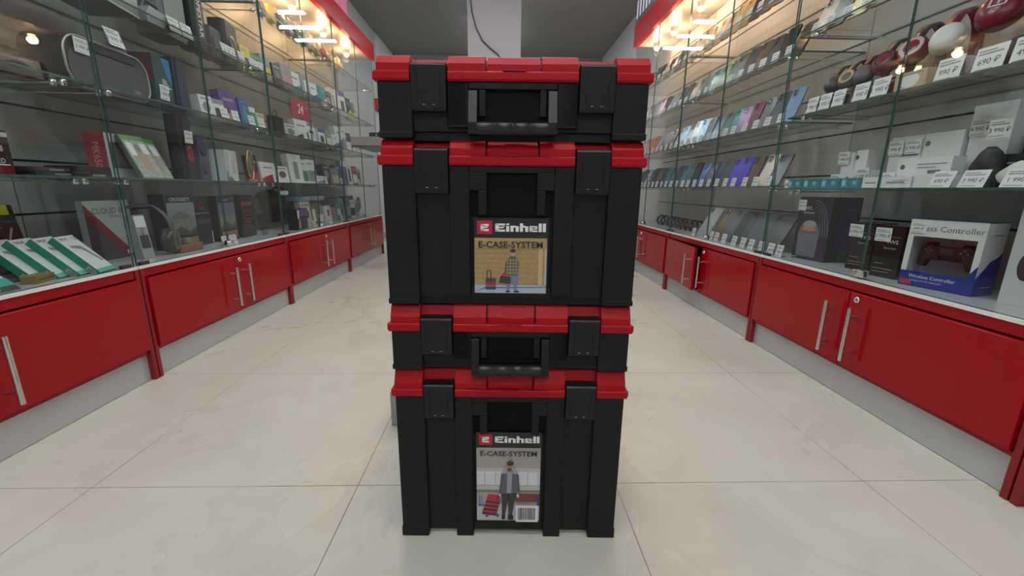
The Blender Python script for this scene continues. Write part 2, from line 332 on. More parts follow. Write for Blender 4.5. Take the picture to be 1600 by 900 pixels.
def label_art(kind, H):
    """x -.063..+.062, z 0..H (bottom to top), front at y=0"""
    a = MB(); a.box(-.0630, .0625, 0, .0012, 0, H, LB)
    HP = H-.033; y = -.0004
    a.rect(-.058, H-.0265, -.0325, H-.004, y, LR)
    q = -.0555+.003; a.rect(-.0522, H-.0215, -.047, H-.0095, y*2, LW); a.rect(-.0522, H-.013, -.0385, H-.0095, y*2, LW); a.rect(-.0522, H-.0215, -.0385, H-.018, y*2, LW)
    a.flat([(-.0475, H-.0162), (-.042, H-.0162), (-.0385, H-.0135), (-.0475, H-.0145)], y*2, LW)
    wordmark(a, -.0275, H-.0222, .0138, y, LW)
    x0, x1 = -.0630, .0610
    wood = mat('label_timber', (.40, .27, .12), .4, noise=.35, nscale=120)
    if kind == 0:
        a.rect(x0, .002, x1, HP, y, wood)
        for k in range(9): a.rect(x0, .02+k*.0085, x1, .0206+k*.0085, y*1.5, C((.27, .17, .07)))
        a.rect(x0, .002, x1, .016, y*2, C((.42, .46, .55))); a.flat([(x0, .004), (-.045, .010), (x1, .012), (x1, .0135), (-.045, .0125)], y*2.5, C((.10, .15, .35)))
        a.rect(.047, .014, .054, HP-.018, y*2, C((.55, .42, .22))); a.rect(.0575, .014, .061, HP-.018, y*2, C((.45, .44, .40)))
        a.rect(x0+.002, HP-.018, x1-.002, HP, y*2, C((.42, .30, .14)))
        # rolling stack of cases
        for k in range(3): a.rect(-.044, .008+k*.007, -.026, .014+k*.007, y*3, (C((.05, .05, .12)) if k % 2 == 0 else C((.35, .03, .05))))
        a.rect(-.042, .028, -.0408, .042, y*3, LB); a.rect(-.0355, .028, -.0343, .042, y*3, LB); a.rect(-.042, .041, -.0343, .0422, y*3, LB)
        # person: jeans, checked jacket, head, carried case
        j = C((.16, .21, .34))
        a.flat([(-.008, .006), (-.003, .006), (.003, .034), (-.006, .036)], y*4, j); a.flat([(.006, .006), (.010, .006), (.012, .036), (.001, .036)], y*4, j)
        a.rect(-.009, .0035, -.002, .0065, y*4, LB); a.rect(.005, .0035, .014, .0065, y*4, LB)
        jk = C((.13, .12, .07)); a.flat([(-.010, .034), (.011, .034), (.014, .055), (.008, .066), (-.003, .066), (-.009, .056)], y*5, jk)
        for k in range(5): a.rect(-.009, .038+k*.0055, .0125, .0388+k*.0055, y*6, C((.45, .42, .28)))
        for k in range(4): a.rect(-.0065+k*.005, .035, -.0058+k*.005, .063, y*6, C((.45, .42, .28)))
        a.flat([(-.012, .036), (-.009, .036), (-.005, .058), (-.009, .057)], y*5, jk)
        a.ell(.003, .0725, .0042, .0055, y*6, C((.48, .30, .22))); a.ell(.0028, .0765, .0048, .003, y*7, C((.06, .04, .03)))
        a.flat([(-.021, .021), (-.0015, .019), (-.0005, .031), (-.018, .033)], y*7, C((.04, .04, .06))); a.flat([(-.018, .033), (-.0005, .031), (-.004, .036), (-.014, .037)], y*7, C((.50, .04, .06)))
    else:
        a.rect(x0, .002, x1, HP, y, C((.38, .36, .33))); a.M = Matrix.Diagonal((1, 1, 1.36, 1))
        a.rect(x0, .085, x1, .090, y*1.5, C((.52, .50, .47))); a.rect(x0, .062, x1, .085, y*2, C((.66, .66, .70)))
        for k in range(6): a.rect(-.048+k*.021, .062, -.0465+k*.021, .085, y*2.2, C((.40, .40, .42)))
        a.rect(x0, .054, x1, .061, y*2, C((.52, .50, .47))); a.rect(x0, .050, x1, .0535, y*2, C((.22, .20, .19)))
        a.rect(x0, .002, x1, .030, y*2, C((.50, .51, .56))); a.rect(.013, .034, x1, .048, y*2.5, C((.15, .05, .05)))
        for k in range(8): a.rect(.018+k*.004, .03, .019+k*.004, .046, y*2.7, C((.35, .08, .08)))
        a.rect(-.060, .026, -.048, .030, y*3, C((.10, .14, .35))); a.rect(-.0585, .03, -.057, .046, y*3, C((.14, .18, .36))); a.rect(-.054, .03, -.0525, .044, y*3, C((.14, .18, .36)))
        a.flat([(.056, .028), (.061, .028), (.061, .042), (.058, .042)], y*3, C((.06, .06, .2)))
        # trolley case
        a.flat([(-.053, .013), (-.025, .010), (-.016, .036), (-.043, .040)], y*4, C((.06, .03, .035)))
        for k in range(4): a.flat([(-.0525+k*.0028, .017+k*.0065), (-.0235+k*.0022, .014+k*.0065), (-.0225+k*.0022, .018+k*.0065), (-.0515+k*.0028, .021+k*.0065)], y*5, C((.42, .04, .06)))
        a.flat([(-.043, .040), (-.016, .036), (-.019, .045), (-.040, .047)], y*5, C((.50, .03, .06)))
        a.flat([(-.024, .040), (-.022, .040), (-.012, .052), (-.016, .052)], y*6, LB)
        for cx in (-.043, -.022): a.ell(cx, .0115, .0035, .0035, y*6, C((.12, .12, .13)))
        # person: trousers, boots, jacket, shirt, head
        tr = C((.055, .048, .045)); a.flat([(-.013, .012), (-.007, .012), (.001, .048), (-.014, .050)], y*7, tr); a.flat([(.0, .012), (.007, .012), (.015, .050), (-.002, .049)], y*7, tr)
        a.rect(-.0135, .005, -.0065, .013, y*8, LB); a.rect(-.001, .004, .0095, .0125, y*8, LB)
        a.flat([(-.004, .050), (.006, .050), (.008, .086), (-.004, .088)], y*8, C((.36, .34, .42)))
        jk = C((.13, .125, .15)); a.flat([(-.018, .050), (-.004, .049), (-.003, .088), (-.013, .084)], y*9, jk); a.flat([(.005, .049), (.019, .052), (.017, .083), (.007, .089)], y*9, jk)
        a.flat([(-.0185, .050), (-.0165, .048), (-.011, .080), (-.0145, .083)], y*10, C((.08, .078, .095))); a.flat([(.0195, .052), (.0215, .055), (.019, .080), (.0155, .082)], y*10, C((.08, .078, .095)))
        a.flat([(-.015, .083), (-.004, .090), (-.003, .083)], y*10, C((.40, .40, .46))); a.flat([(.018, .082), (.008, .090), (.008, .083)], y*10, C((.40, .40, .46)))
        a.ell(.0005, .0945, .0052, .0070, y*11, C((.46, .28, .21))); a.ell(.0025, .1000, .0068, .0042, y*12, C((.07, .035, .025))); a.ell(.001, .090, .0045, .0032, y*12, C((.16, .08, .05)))
        a.ell(-.017, .0475, .0022, .0028, y*11, C((.6, .45, .4))); a.ell(.018, .0465, .0024, .0030, y*11, C((.7, .68, .66)))
        # bar code
        a.rect(.0145, .002, .0585, .030, y*12, LW)
        xx = .0185; rnd = random.Random(3)
        while xx < .054: ww = rnd.choice((.0006, .001, .0016)); a.rect(xx, .006, xx+ww, .0265, y*13, LB); xx += ww+rnd.choice((.0007, .0012))
    a.M = Matrix(); a.text('E-CASE-SYSTEM', .0152, -.001, HP-.0115, y*8, C((.02, .018, .015), .4), bold=.00025, sx=1.06)
    return a
CX, CY = .0235, .8685
YAW = R(-1.7)
HD = .165                                       # half depth of a case
def tool_case(z0, z1, rim0, rim1, handle, kind, lab, feet=False, labz=None):
    e = empty('tool_case', (CX, CY, z0), (0, 0, YAW)); tag(e, lab, 'tool case', 'stacked red and black tool cases')
    F = -HD; h = z1-z0; r0, r1 = rim0-z0, rim1-z0; P = .008            # P: how far the ribs stand proud
    BF = F+P                                                            # plane behind the ribs
    b = MB(); top0 = r0-.0005
    zb = .014 if not feet else .012
    # tub: four walls with floor behind the ribbed front
    b.box(-.2105, .2105, BF, HD, zb, r0+.001, M_BLK)
    b.box(-.0690, .0690, BF-.0006, BF+.004, .020 if handle else top0-.082, top0-.010, M_SHADE)  # backing plate that darkens the slots
    b.box(-.198, .198, BF+.006, HD-.012, 0 if not feet else .004, zb+.001, M_BLK)
    lo = .0 if feet else .003
    zt = r0-.0005
    for sx in (-1, 1):
        b.box(*sorted((sx*.2125, sx*.159)), F, BF+.02, lo+.004, zt, M_BLK)          # outer rib
        b.box(*sorted((sx*.2140, sx*.160)), F-.0015, BF+.02, lo, lo+(.022 if feet else .010), M_BLK)   # foot flare
        b.box(*sorted((sx*.104, sx*.157)), BF+.001, BF+.004, zb, zt, M_SHADE)         # channel under the latch
        # inner rib with the carrying slots
        b.box(*sorted((sx*.1035, sx*.0700)), F, BF+.02, lo if feet else .02, zt, M_BLK)
        if feet: b.box(*sorted((sx*.0985, sx*.0755)), F+.002, BF+.02, 0, .012, M_BLK)
    top = zt
    if handle:
        b.box(-.070, .070, F, BF+.006, top-.010, top, M_BLK)
        for sx in (-1, 1): b.box(*sorted((sx*.054, sx*.0425)), F+.001, BF+.006, top-.050, top-.010, M_BLK)
        b.box(-.1035, -.0720, F, BF, .022, top, M_BLK); b.box(.0720, .1035, F, BF, .022, top, M_BLK)
    else:
        b.box(-.070, .070, F, BF+.006, top-.010, top, M_BLK)
        for sx in (-1, 1):
            b.box(*sorted((sx*.0705, sx*.0415)), F, BF+.006, top-.038, top-.010, M_BLK)
            b.box(*sorted((sx*.0560, sx*.0415)), F, BF+.006, top-.078, top-.038, M_BLK)
        b.box(-.0700, .0700, BF-.0030, BF+.004, zb, zb+.018, M_BLK)                  # sill below the label
        b.box(-.0665, .0665, BF-.0035, BF+.004, zb+.018, top-.083, M_BLK)            # label bed
    # side ribs
    for sx in (-1, 1):
        for yy in (-.13, -.045, .045, .13): b.box(*sorted((sx*.2105, sx*.2135)), yy-.018, yy+.018, lo+.006, zt-.004, M_BLK)
    b.build('body', e, bevel=.0016)
    # lid: rim, stepped upper part with grooves
    L = MB(); RX, RY = .2165, HD+.0045
    def chrim(x0, x1):                                                  # rim segment, chamfered front profile
        L.prism([(-RY+.003, r0), (-RY, r0+.003), (-RY, r1-.002), (-RY+.002, r1), (HD, r1), (HD, r0)], x0, x1, 'x', M_LID)
    for sx in (-1, 1):
        chrim(*sorted((sx*RX, sx*.1605)))
        L.prism([(sx*(RX-.001), r0), (sx*(RX+.0032), r0+.003), (sx*(RX+.0032), r1-.003), (sx*(RX-.001), r1)], -RY+.006, HD+.003, 'y', M_LID)
    chrim(-.1015, .1015)
    L.box(-RX+.001, RX-.001, -HD+.016, HD+.0045, r0+.002, r1, M_LID)
    zc = r1+.011                                                        # where the slope starts
    segs = [(-.2125, -.161), (-.1010, -.0435), (-.0400, .0415), (.0450, .1010), (.161, .2125)]
    for k, (x0, x1) in enumerate(segs):
        yf = -HD-.0005 if k != 2 else -HD+.003
        L.prism([(yf, r1-.001), (yf, zc), (yf+.010, h-.002), (yf+.016, h), (-.09, h), (-.09, r1-.001)], x0, x1, 'x', M_LID)
    L.prism([(-HD+.0005, r1-.001), (-HD+.0005, zc-.001), (-HD+.009, h-.004), (-.09, h-.004), (-.09, r1)], -.013, .024, 'x', M_LID)
    L.box(-.2115, .2115, -.1, HD, r1-.001, h-.002, M_LID)
    L.prism([(-HD+.014, r1-.001), (-HD+.014, zc-.003), (-HD+.022, h-.004), (-.09, h-.004), (-.09, r1-.001)], -.2115, .2115, 'x', M_LID)
    for x0, x1 in ((-.19, -.135), (-.12, -.05), (.05, .12), (.135, .19)): L.box(x0, x1, -.085, .13, h-.003, h, M_LID)
    L.box(-.016, .019, -RY-.0012, -RY+.004, r1-.0005, r1+.001, M_LID)
    L.build('lid', e, bevel=.0013)
    for sx in (-1, 1):
        x0, x1 = sorted((sx*.1580, sx*.1040)); zt2, zb2 = r1+.0100, r0-.044
        la = MB(); y0 = F-.0075
        la.prism([(y0+.004, zb2), (y0+.0005, zb2+.004), (y0, zt2-.003), (y0+.0025, zt2), (y0+.014, zt2+.0022), (y0+.022, zt2+.0022), (y0+.022, r0+.002), (BF+.001, r0-.001), (BF+.001, zb2)], x0, x1, 'x', M_BLK2)
        la.box((x0+x1)/2-.0175, (x0+x1)/2-.0165, y0-.0003, y0+.002, zb2+.012, zt2-.008, M_BLK); la.box((x0+x1)/2+.0165, (x0+x1)/2+.0175, y0-.0003, y0+.002, zb2+.012, zt2-.008, M_BLK)
        for q in (-.0075, .0075): la.box((x0+x1)/2+q-.0022, (x0+x1)/2+q+.0022, y0-.0003, y0+.003, zb2+.0085, zb2+.0095, C((.35, .35, .36), .4))
        la.build('latch', e, bevel=.0016)
    if handle:
        zh0 = h-.125+.0115 if False else (rim0-z0)-.079
        H = MB(); yy = F-.010
        for sx in (-1, 1):
            a0, a1 = sorted((sx*.0695, sx*.0560))
            H.prism([(F+.004, top-.012), (F-.002, top-.012), (yy, top-.045), (yy-.004, zh0+.018), (yy-.004, zh0), (yy+.010, zh0), (yy+.012, zh0+.02), (F+.004, top-.040)], a0, a1, 'x', M_BLK2)
        H.prism([(yy-.004, zh0), (yy-.006, zh0+.005), (yy+.010, zh0+.005), (yy+.010, zh0)], -.0695, .0695, 'x', M_BLK2)
        ho = H.build('handle', e, bevel=.0012)
        G = MB(); T0 = Matrix.Translation((0, yy+.002, zh0+.0105)) @ Matrix.Rotation(R(90), 4, 'Y')
        G.lathe([(.0085, -.0565), (.0092, -.054), (.0092, -.0285), (.0080, -.0275), (.0092, -.0265), (.0092, -.001), (.0080, 0), (.0092, .001), (.0092, .0265), (.0080, .0275), (.0092, .0285), (.0092, .054), (.0085, .0565)], M_GRIP, 20, T0)
        G.build('grip', ho)
    if labz:
        lo_ = label_art(kind, labz[1]-labz[0]).build('label', e, (0, BF-.0050, labz[0]-z0))
        lo_['label'] = 'printed label with a man, red emblem and white lettering'
    return e
tool_case(0, .360, .309, .325, False, 1, 'deep tool case on the floor, bottom of the stack, with trolley picture and barcode label', True, (.034, .234))
tool_case(.360, .484, .436, .452, True, 0, 'shallow tool case with a handle, second from the bottom, below the timber-picture case')
tool_case(.484, .762, .721, .737, False, 0, 'deep tool case with timber-wall picture label, second from the top of the stack', False, (.506, .637))
tool_case(.760, .8870, .847, .862, True, 0, 'shallow tool case with a handle, topmost of the stack')
# low steel block behind the stack
sb = MB(); sb.box(-.319, .22, 1.112, 1.19, 0, .104, mat('steel_block', (.38, .38, .40), .4, .7, noise=.2, nscale=60)); sb.box(-.3185, .219, 1.116, 1.186, .104, .107, M_STEEL)
tag(sb.build('steel_plinth', bevel=.0015), 'low grey steel plinth on the floor just behind the stack of cases', 'plinth')
# counter behind the stack
e = empty('counter', (0, 3.3, 0)); tag(e, 'grey service counter behind the stack, its left end sticking out at eye level', 'counter')
MB().box(-1.12, .85, 0, .55, .985, 1.055, mat('grey_counter_top', (.24, .235, .23), .45)).build('countertop', e, bevel=.003)
MB().box(-1.115, .845, -.004, .0, .975, .992, C((.10, .085, .07), .4)).build('edge_strip', e)
MB().box(-.70, -.66, .05, .5, 0, .985, M_WALL).build('side_panel', e); MB().box(.60, .64, .05, .5, 0, .985, M_WALL).build('side_panel', e); MB().box(-.66, .60, .06, .08, .1, .985, M_WALL).build('front_panel', e)
bx = MB(); bx.prism(rr_pts(-.155, 0, .155, .034, .012), -.07, .07, 'y', C((.025, .025, .03), .3)); bx.ell(-.10, .017, .006, .006, -.0705, C((.3, .3, .32)))
tag(bx.build('media_box', None, (-.84, 3.42, 1.0552), bevel=.002), 'flat black rounded device lying on the counter left of the stack', 'device')
# red alarm box on the far left wall
al = empty('alarm_box', (-1.6095, 5.87, 1.66)); tag(al, 'small red box on the pale wall past the left showcases', 'alarm box')
MB().box(0, .05, -.13, .13, 0, .13, C((.45, .02, .03), .4)).build('housing', al, bevel=.006); MB().box(.0502, .052, -.09, .09, .03, .09, C((.7, .6, .6), .4)).build('plate', al)
# ================================================================== goods
def place(o, side, y, z, x, turn=0, lean=0, roll=0):
    """x: world x of the object's front foot; local X runs to the viewer's right, local Y into the showcase"""
    o.location = (x, y, z+.0004); o.rotation_euler = Euler((-R(lean), R(roll), R(90 if side < 0 else -90)+R(turn))); return o
def T_side(w, right=True, d=0):                           # frame of a carton's end: draws on x = +-w/2
    if right: return Matrix.Translation((w/2, 0, 0)) @ Matrix.Rotation(R(90), 4, 'Z')
    return Matrix.Translation((-w/2, d, 0)) @ Matrix.Rotation(R(-90), 4, 'Z')
def carton(name, w, d, h, m, art=(), flap=True):
    """printed carton; art: ('r',x0,z0,x1,z1,m) ('e',..) ('t',text,size,x,z,m[,rot]) ('p',pts,m); prefix 'R' or 'L' draws on that end"""
    b = MB(); b.box(-w/2, w/2, 0, d, 0, h, m)
    if flap: b.box(-w/2+.002, w/2-.002, d*.35, d*.36, h, h+.0004, M_INKG)
    n = 0
    for a in art:
        n += 1; y = -.0003*n; M = None
        if a[0] == 'R': M = T_side(w, True); a = a[1:]
        elif a[0] == 'L': M = T_side(w, False, d); a = a[1:]
        if a[0] == 'r': b.rect(a[1], a[2], a[3], a[4], y, a[5], M)
        elif a[0] == 'e': b.ell(a[1], a[2], a[3], a[4], y, a[5], 20, M)
        elif a[0] == 'p': b.flat(a[1], y, a[2], M)
        elif a[0] == 't': b.text(a[1], a[2], a[3], a[4], y, a[5], rot=a[6] if len(a) > 6 else 0, M=M)
    return b.build(name, bevel=.0012, seg=1)
# ---- price tags
_tagm = {}
def tag_mesh(price, w=.050, h=.038):
    k = (price, w, h)
    if k in _tagm: return _tagm[k]
    a = MB(); a.prism([(0, 0), (.0008, 0), (.0096, h), (.0088, h)], -w/2, w/2, 'x', M_TAG)
    T = Matrix.Rotation(-math.atan2(.0088, h), 4, 'X')
    a.text(price, h*.34, 0, h*.40, -.0004, M_INK, M=T)
    a.rect(-w*.42, h*.70, w*.38, h*.76, -.0004, M_INKG, T); a.rect(-w*.42, h*.82, w*.15, h*.87, -.0004, M_INKG, T); a.rect(-w*.42, h*.08, w*.2, h*.12, -.0004, M_INKG, T)
    s = MB(); s.prism([(.0098, h*.9), (.0108, h*.9), (.020, .001), (.0, .001), (.0, 0), (.021, 0)], -w/2+.002, w/2-.002, 'x', AC)
    _tagm[k] = (a.mesh('card'), s.mesh('stand')); return _tagm[k]
def price_tag(side, y, z, x, price, lab, w=.050, h=.038, turn=0, lean=0, group='price tags in the showcases'):
    c, s = tag_mesh(price, w, h)
    e = empty('price_tag'); tag(e, lab, 'price tag', group)
    a = bpy.data.objects.new('card', c); COL.objects.link(a); a.parent = e
    b = bpy.data.objects.new('stand', s); COL.objects.link(b); b.parent = e
    return place(e, side, y, z, x, turn, lean)
def stuck_tag(side, y, z, x, price, lab, w=.05, h=.038, lean=0, turn=0):      # a tag taped flat on a box front
    c, s = tag_mesh(price, w, h); a = bpy.data.objects.new('price_sticker', c); COL.objects.link(a); tag(a, lab, 'price tag', 'price tags in the showcases')
    return place(a, side, y, z, x, turn, lean-13)
def on_box(o, lx, lz, price, lab, w=.05, h=.038, lift=.0035):      # a price sticker on the front of a placed box
    c, s = tag_mesh(price, w, h); a = bpy.data.objects.new('price_sticker', c); COL.objects.link(a); tag(a, lab, 'price tag', 'price tags in the showcases')
    Mo = Matrix.Translation(o.location) @ o.rotation_euler.to_matrix().to_4x4()
    a.matrix_world = Mo @ Matrix.Translation((lx, -lift, lz)) @ Matrix.Rotation(R(13), 4, 'X'); return a
PR = ['990 ₽', '1 990 ₽', '2 990 ₽', '4 990 ₽', '7 990 ₽', '12 990 ₽', '9 990 ₽', '690 ₽']
# ---- phones
_ph = {}
def phone_mesh(col, w, h):
    k = (col, w, h)
    if k in _ph: return _ph[k]
    m = mat('phone_%d_%d_%d' % tuple(int(c*255) for c in col), col, .22, .25)
    a = MB(); a.prism(rr_pts(-w/2, 0, w/2, h, .009), 0, .008, 'y', m)
    c = MB(); c.prism(rr_pts(-w/2+.005, h-.038, -w/2+.031, h-.005, .006), -.0018, .0002, 'y', C(tuple(q*.55 for q in col), .25))
    for q in (.012, .027): c.lathe([(.0055, 0), (.0055, .001), (.004, .0012)], C((.015, .015, .02), .1), 12, Matrix.Translation((-w/2+.018, -.0018, h-q-.001)) @ Matrix.Rotation(R(90), 4, 'X'))
    _ph[k] = (a.mesh('back_shell'), c.mesh('camera_module')); return _ph[k]
def phone(side, y, z, x, col, lab, w=.074, h=.158, lean=21, turn=0, group='phones on display', cat='smartphone', name='smartphone'):
    s, c = phone_mesh(col, w, h); e = empty(name); tag(e, lab, cat, group)
    for nm, me in (('back_shell', s), ('camera_module', c)):
        o = bpy.data.objects.new(nm, me); COL.objects.link(o); o.parent = e
    return place(e, side, y, z, x, turn, lean)
CN = {'black': (.02, .02, .025), 'dark grey': (.07, .075, .085), 'slate': (.11, .13, .15), 'silver': (.5, .52, .55), 'navy': (.03, .05, .16), 'violet blue': (.07, .05, .62), 'cream': (.66, .56, .46), 'brown': (.14, .09, .06),
      'light blue': (.25, .42, .62), 'blue': (.06, .14, .45), 'teal': (.03, .20, .22), 'green': (.05, .16, .11), 'gold': (.62, .46, .20), 'maroon': (.16, .03, .07), 'purple': (.20, .08, .26), 'white': (.75, .76, .78), 'orange': (.65, .16, .05), 'pink': (.62, .32, .36), 'steel blue': (.12, .2, .3)}
rows = [
 ('lowest glass shelf', .712, 1.925, ['slate', 'cream', 'brown', 'violet blue', 'violet blue', 'dark grey', 'navy', 'slate', 'blue', 'dark grey', 'steel blue', 'steel blue', 'navy', 'slate', 'teal', 'navy', 'brown', 'black', 'teal', 'silver', 'dark grey', 'black']),
 ('second glass shelf', .975, 1.90, ['light blue', 'slate', 'dark grey', 'maroon', 'purple', 'teal', 'green', 'steel blue', 'dark grey', 'light blue', 'silver', 'slate', 'light blue', 'silver', 'brown', 'maroon', 'black', 'silver', 'orange', 'orange', 'pink', 'silver']),
 ('third glass shelf', 1.245, 1.91, ['black', 'black', 'dark grey', 'brown', 'dark grey', 'slate', 'green', 'green', 'teal', 'dark grey', 'green', 'silver', 'slate', 'black', 'silver', 'silver', 'dark grey', 'pink', 'silver', 'pink', 'slate', 'silver']),
 ('top glass shelf', 1.515, 1.90, ['white', 'silver', 'dark grey', 'brown', 'black', 'gold', 'gold', 'brown', 'gold', 'gold', 'gold', 'cream', 'cream', 'slate', 'black', 'white', 'black', 'silver', 'black', 'dark grey', 'silver', 'black'])]
for ri, (rn, z, y, cols) in enumerate(rows):
    rnd = random.Random(20+ri)
    for i, cn in enumerate(cols):
        yy = y+i*.0925
        if i in (3+ri,): yy += .01
        if 2.845 < yy < 2.895: yy = 2.84 if yy < 2.87 else 2.905
        j = 0
        phone(1, yy+.012, z, 1.245, CN[cn], '%s phone on the %s of phones, %s from its near end' % (cn, rn, ORD[i]), lean=rnd.uniform(19, 24), turn=rnd.uniform(2, 9), h=rnd.choice((.155, .160, .163)))
        price_tag(1, yy, z, 1.212, PR[rnd.randrange(2, 7)], 'price tag on the %s of phones, %s from its near end' % (rn, ORD[i]), w=.046, h=.043, turn=rnd.uniform(-3, 3))
# ---- tablets on the showcase floor and wristbands
tabs = ['dark grey', 'slate', 'dark grey', 'black', 'slate', 'brown', 'silver']
ty = [1.93, 2.06, 2.14, 2.22, 2.30, 2.39, 2.58]
for i, (cn, y) in enumerate(zip(tabs, ty)):
    phone(1, y+.01, .412, 1.262+(.0 if i != 6 else .0), CN[cn], '%s tablet on the right showcase floor, %s from the near end' % (cn, ORD[i]), w=.085 if i in (2, 3, 4) else .12 if i else .125, h=.20, lean=30, turn=6, group='tablets on the right showcase floor', cat='tablet', name='tablet')
for i, y in enumerate((1.76, 1.82, 1.89, 1.97, 2.04, 2.12, 2.22, 2.30, 2.36, 2.58)):
    price_tag(1, y, .412, 1.205, PR[(i*3) % 7+1], 'price tag on the right showcase floor before the tablets, %s from the near end' % ORD[i], w=.044, h=.05)
for i in range(9):
    y = 2.80+i*.078+(0.05 if i > 6 else 0)
    a = MB(); pts = [(0, .04+.034*math.cos(t), .045+.04*math.sin(t)) for t in [2*math.pi*k/20 for k in range(20)]]
    e = empty('fitness_band'); tag(e, 'small dark fitness band on the far right showcase floor, %s from the near end' % ORD[i], 'fitness band', 'fitness bands on the right showcase floor')
    a.tube([(x*1, p, q) for x, p, q in pts], .007, C((.03, .03, .035), .5), 8, True); a.build('strap', e)
    MB().prism(rr_pts(-.010, .020, .010, .066, .006), -.004, .006, 'y', C((.10, .07, .07), .15)).build('tracker', e, (0, .002, 0), bevel=.001)
    place(e, 1, y, .412, 1.30, 15, 14)
# ---- right showcase floor, near unit: boxed goods
KB = C((.015, .015, .018), .3); KD = C((.05, .05, .055), .35); KW = C((.78, .79, .80), .4); BLU = C((.004, .03, .30), .35)
def controller_box():
    e = empty('controller_box'); w_, d, h = .175, .085, .200
    b = MB(); t = .002
    b.box(-w_/2, w_/2, d-t, d, 0, h, KW)                                   # back
    for s in (0, 1): pass
    b.box(-w_/2, w_/2, 0, d-t, h-t, h, C((.02, .03, .2), .3)); b.box(-w_/2, w_/2, 0, d-t, 0, t, BLU)
    b.box(-w_/2, -w_/2+t, t, d-t, t, h-t, KW); b.box(w_/2-t, w_/2, t, d-t, t, h-t, KW)
    # front frame round the window
    b.box(-w_/2, w_/2, 0, t, .150, h, KW); b.box(-w_/2, w_/2, 0, t, 0, .045, BLU); b.box(-w_/2, -w_/2+.014, 0, t, .045, .150, KW); b.box(w_/2-.014, w_/2, 0, t, .045, .150, KW)
    y = -.0004
    b.flat([(w_/2-.014, .045), (w_/2, .045), (w_/2, .085), (w_/2-.014, .06)], y, BLU)
    b.text('ess Controller', .0225, .018, .1735, y, C((.12, .12, .14)), bold=.0)
    b.text('Wireless Controller', .0135, -.008, .031, y, KW, bold=.0001); b.text('DOUBLE MOTOR VIBRATION', .0058, -.02, .018, y, KW); b.rect(-w_/2+.004, .004, -w_/2+.034, .019, y, C((.5, .03, .05)))
    T = T_side(w_, True); b.flat([(.0, .002), (d, .002), (d, .12), (d*.8, .105), (d*.5, .095), (d*.25, .07), (0, .05)], y, BLU, T); b.rect(.03, .165, d-.008, .168, y, M_INKG, T); b.rect(.02, .022, d-.01, .025, y, KW, T)
    T = T_side(w_, False, d); b.rect(0, .002, d, .04, y, BLU, T)
    b.build('carton', e)
    g = MB(); g.rect(-w_/2+.014, .045, w_/2-.014, .150, .0012, AC); g.build('window', e)
    c = MB(); K2 = C((.018, .018, .02), .35)
    zc, yc = .100, .036
    for sx in (-1, 1):
        c.lathe([(.001, -.014), (.020, -.012), (.026, 0), (.020, .012), (.001, .014)], K2, 20, Matrix.Translation((sx*.042, yc, zc+.008)) @ Matrix.Rotation(R(90), 4, 'X'))
        c.tube([(sx*.046, yc, zc+.002), (sx*.055, yc-.002, zc-.018), (sx*.058, yc-.002, zc-.038)], [.019, .016, .011], K2, 14)
        c.cyl((sx*.019, yc-.010, zc-.010), (sx*.019, yc-.020, zc-.010), .0075, K2, 14)
        c.box(*sorted((sx*.030, sx*.054)), yc-.006, yc+.008, zc+.026, zc+.034, K2)
    c.box(-.042, .042, yc-.012, yc+.011, zc-.016, zc+.024, K2); c.box(-.016, .016, yc-.0135, yc-.011, zc+.002, zc+.020, C((.05, .05, .055), .3))
    for q, r in ((0, 1), (1, 0), (0, -1), (-1, 0)):
        c.cyl((.042+q*.008, yc-.012, zc+.010+r*.008), (.042+q*.008, yc-.0165, zc+.010+r*.008), .0032, C((.12, .12, .13)), 10)
        c.box(-.042+q*.007-.003, -.042+q*.007+.003, yc-.0155, yc-.012, zc+.010+r*.007-.003, zc+.010+r*.007+.003, C((.12, .12, .13)))
    co = c.build('gamepad', e, bevel=.002); co['label'] = 'black gamepad behind the window of the box'
    return e
cbx = tag(place(controller_box(), 1, 1.150, .412, 1.262, 14), 'white and blue wireless controller box with a black gamepad in its window', 'gamepad box')
on_box(cbx, -.064, .160, '690 ₽', 'small price sticker on the top left corner of the controller box', .040, .03)
def boom_box():
    w_, d, h = .085, .09, .170
    art = [('r', -w_/2+.006, h-.036, w_/2-.006, h-.035, C((.4, .4, .4))), ('t', 'TWS', .017, .012, h-.052, KW), ('t', 'Bluetooth', .009, .008, h-.072, C((.5, .5, .5))), ('r', -.03, .045, .0, .047, C((.5, .3, .1))), ('r', -.034, .028, .028, .030, C((.5, .35, .15))), ('r', -.034, .018, .02, .0195, C((.4, .4, .4))), ('R', 'r', .01, .03, d-.012, .033, M_INKG), ('R', 'r', .01, .06, d-.012, .062, M_INKG), ('R', 'r', .01, .09, d-.012, .092, M_INKG), ('R', 'r', .01, .12, d-.012, .122, M_INKG), ('R', 'r', .02, .14, d-.02, .148, C((.35, .35, .36)))]
    return carton('earbuds_box', w_, d, h, KB, art)
for k, (y, x, tn, lab) in enumerate(((1.325, 1.270, 10, 'black gadget box with gold print beside the controller box'), (1.462, 1.300, 10, 'black gadget box between the speaker box and the gold-print box'), (1.345, 1.395, 5, 'black gadget box standing behind the gold-print box'), (1.24, 1.40, 0, 'black gadget box mostly hidden behind the controller box'))):
    bb_ = tag(place(boom_box(), 1, y, .412, x, tn), lab, 'box', 'black gadget boxes')
    if k == 0: on_box(bb_, -.018, .118, '2 990 ₽', 'price tag on the black gold-print box beside the controller box', .050, .044)
    if k == 1: on_box(bb_, -.022, .118, '4 990 ₽', 'price tag on the black box next to the speaker box', .050, .044)


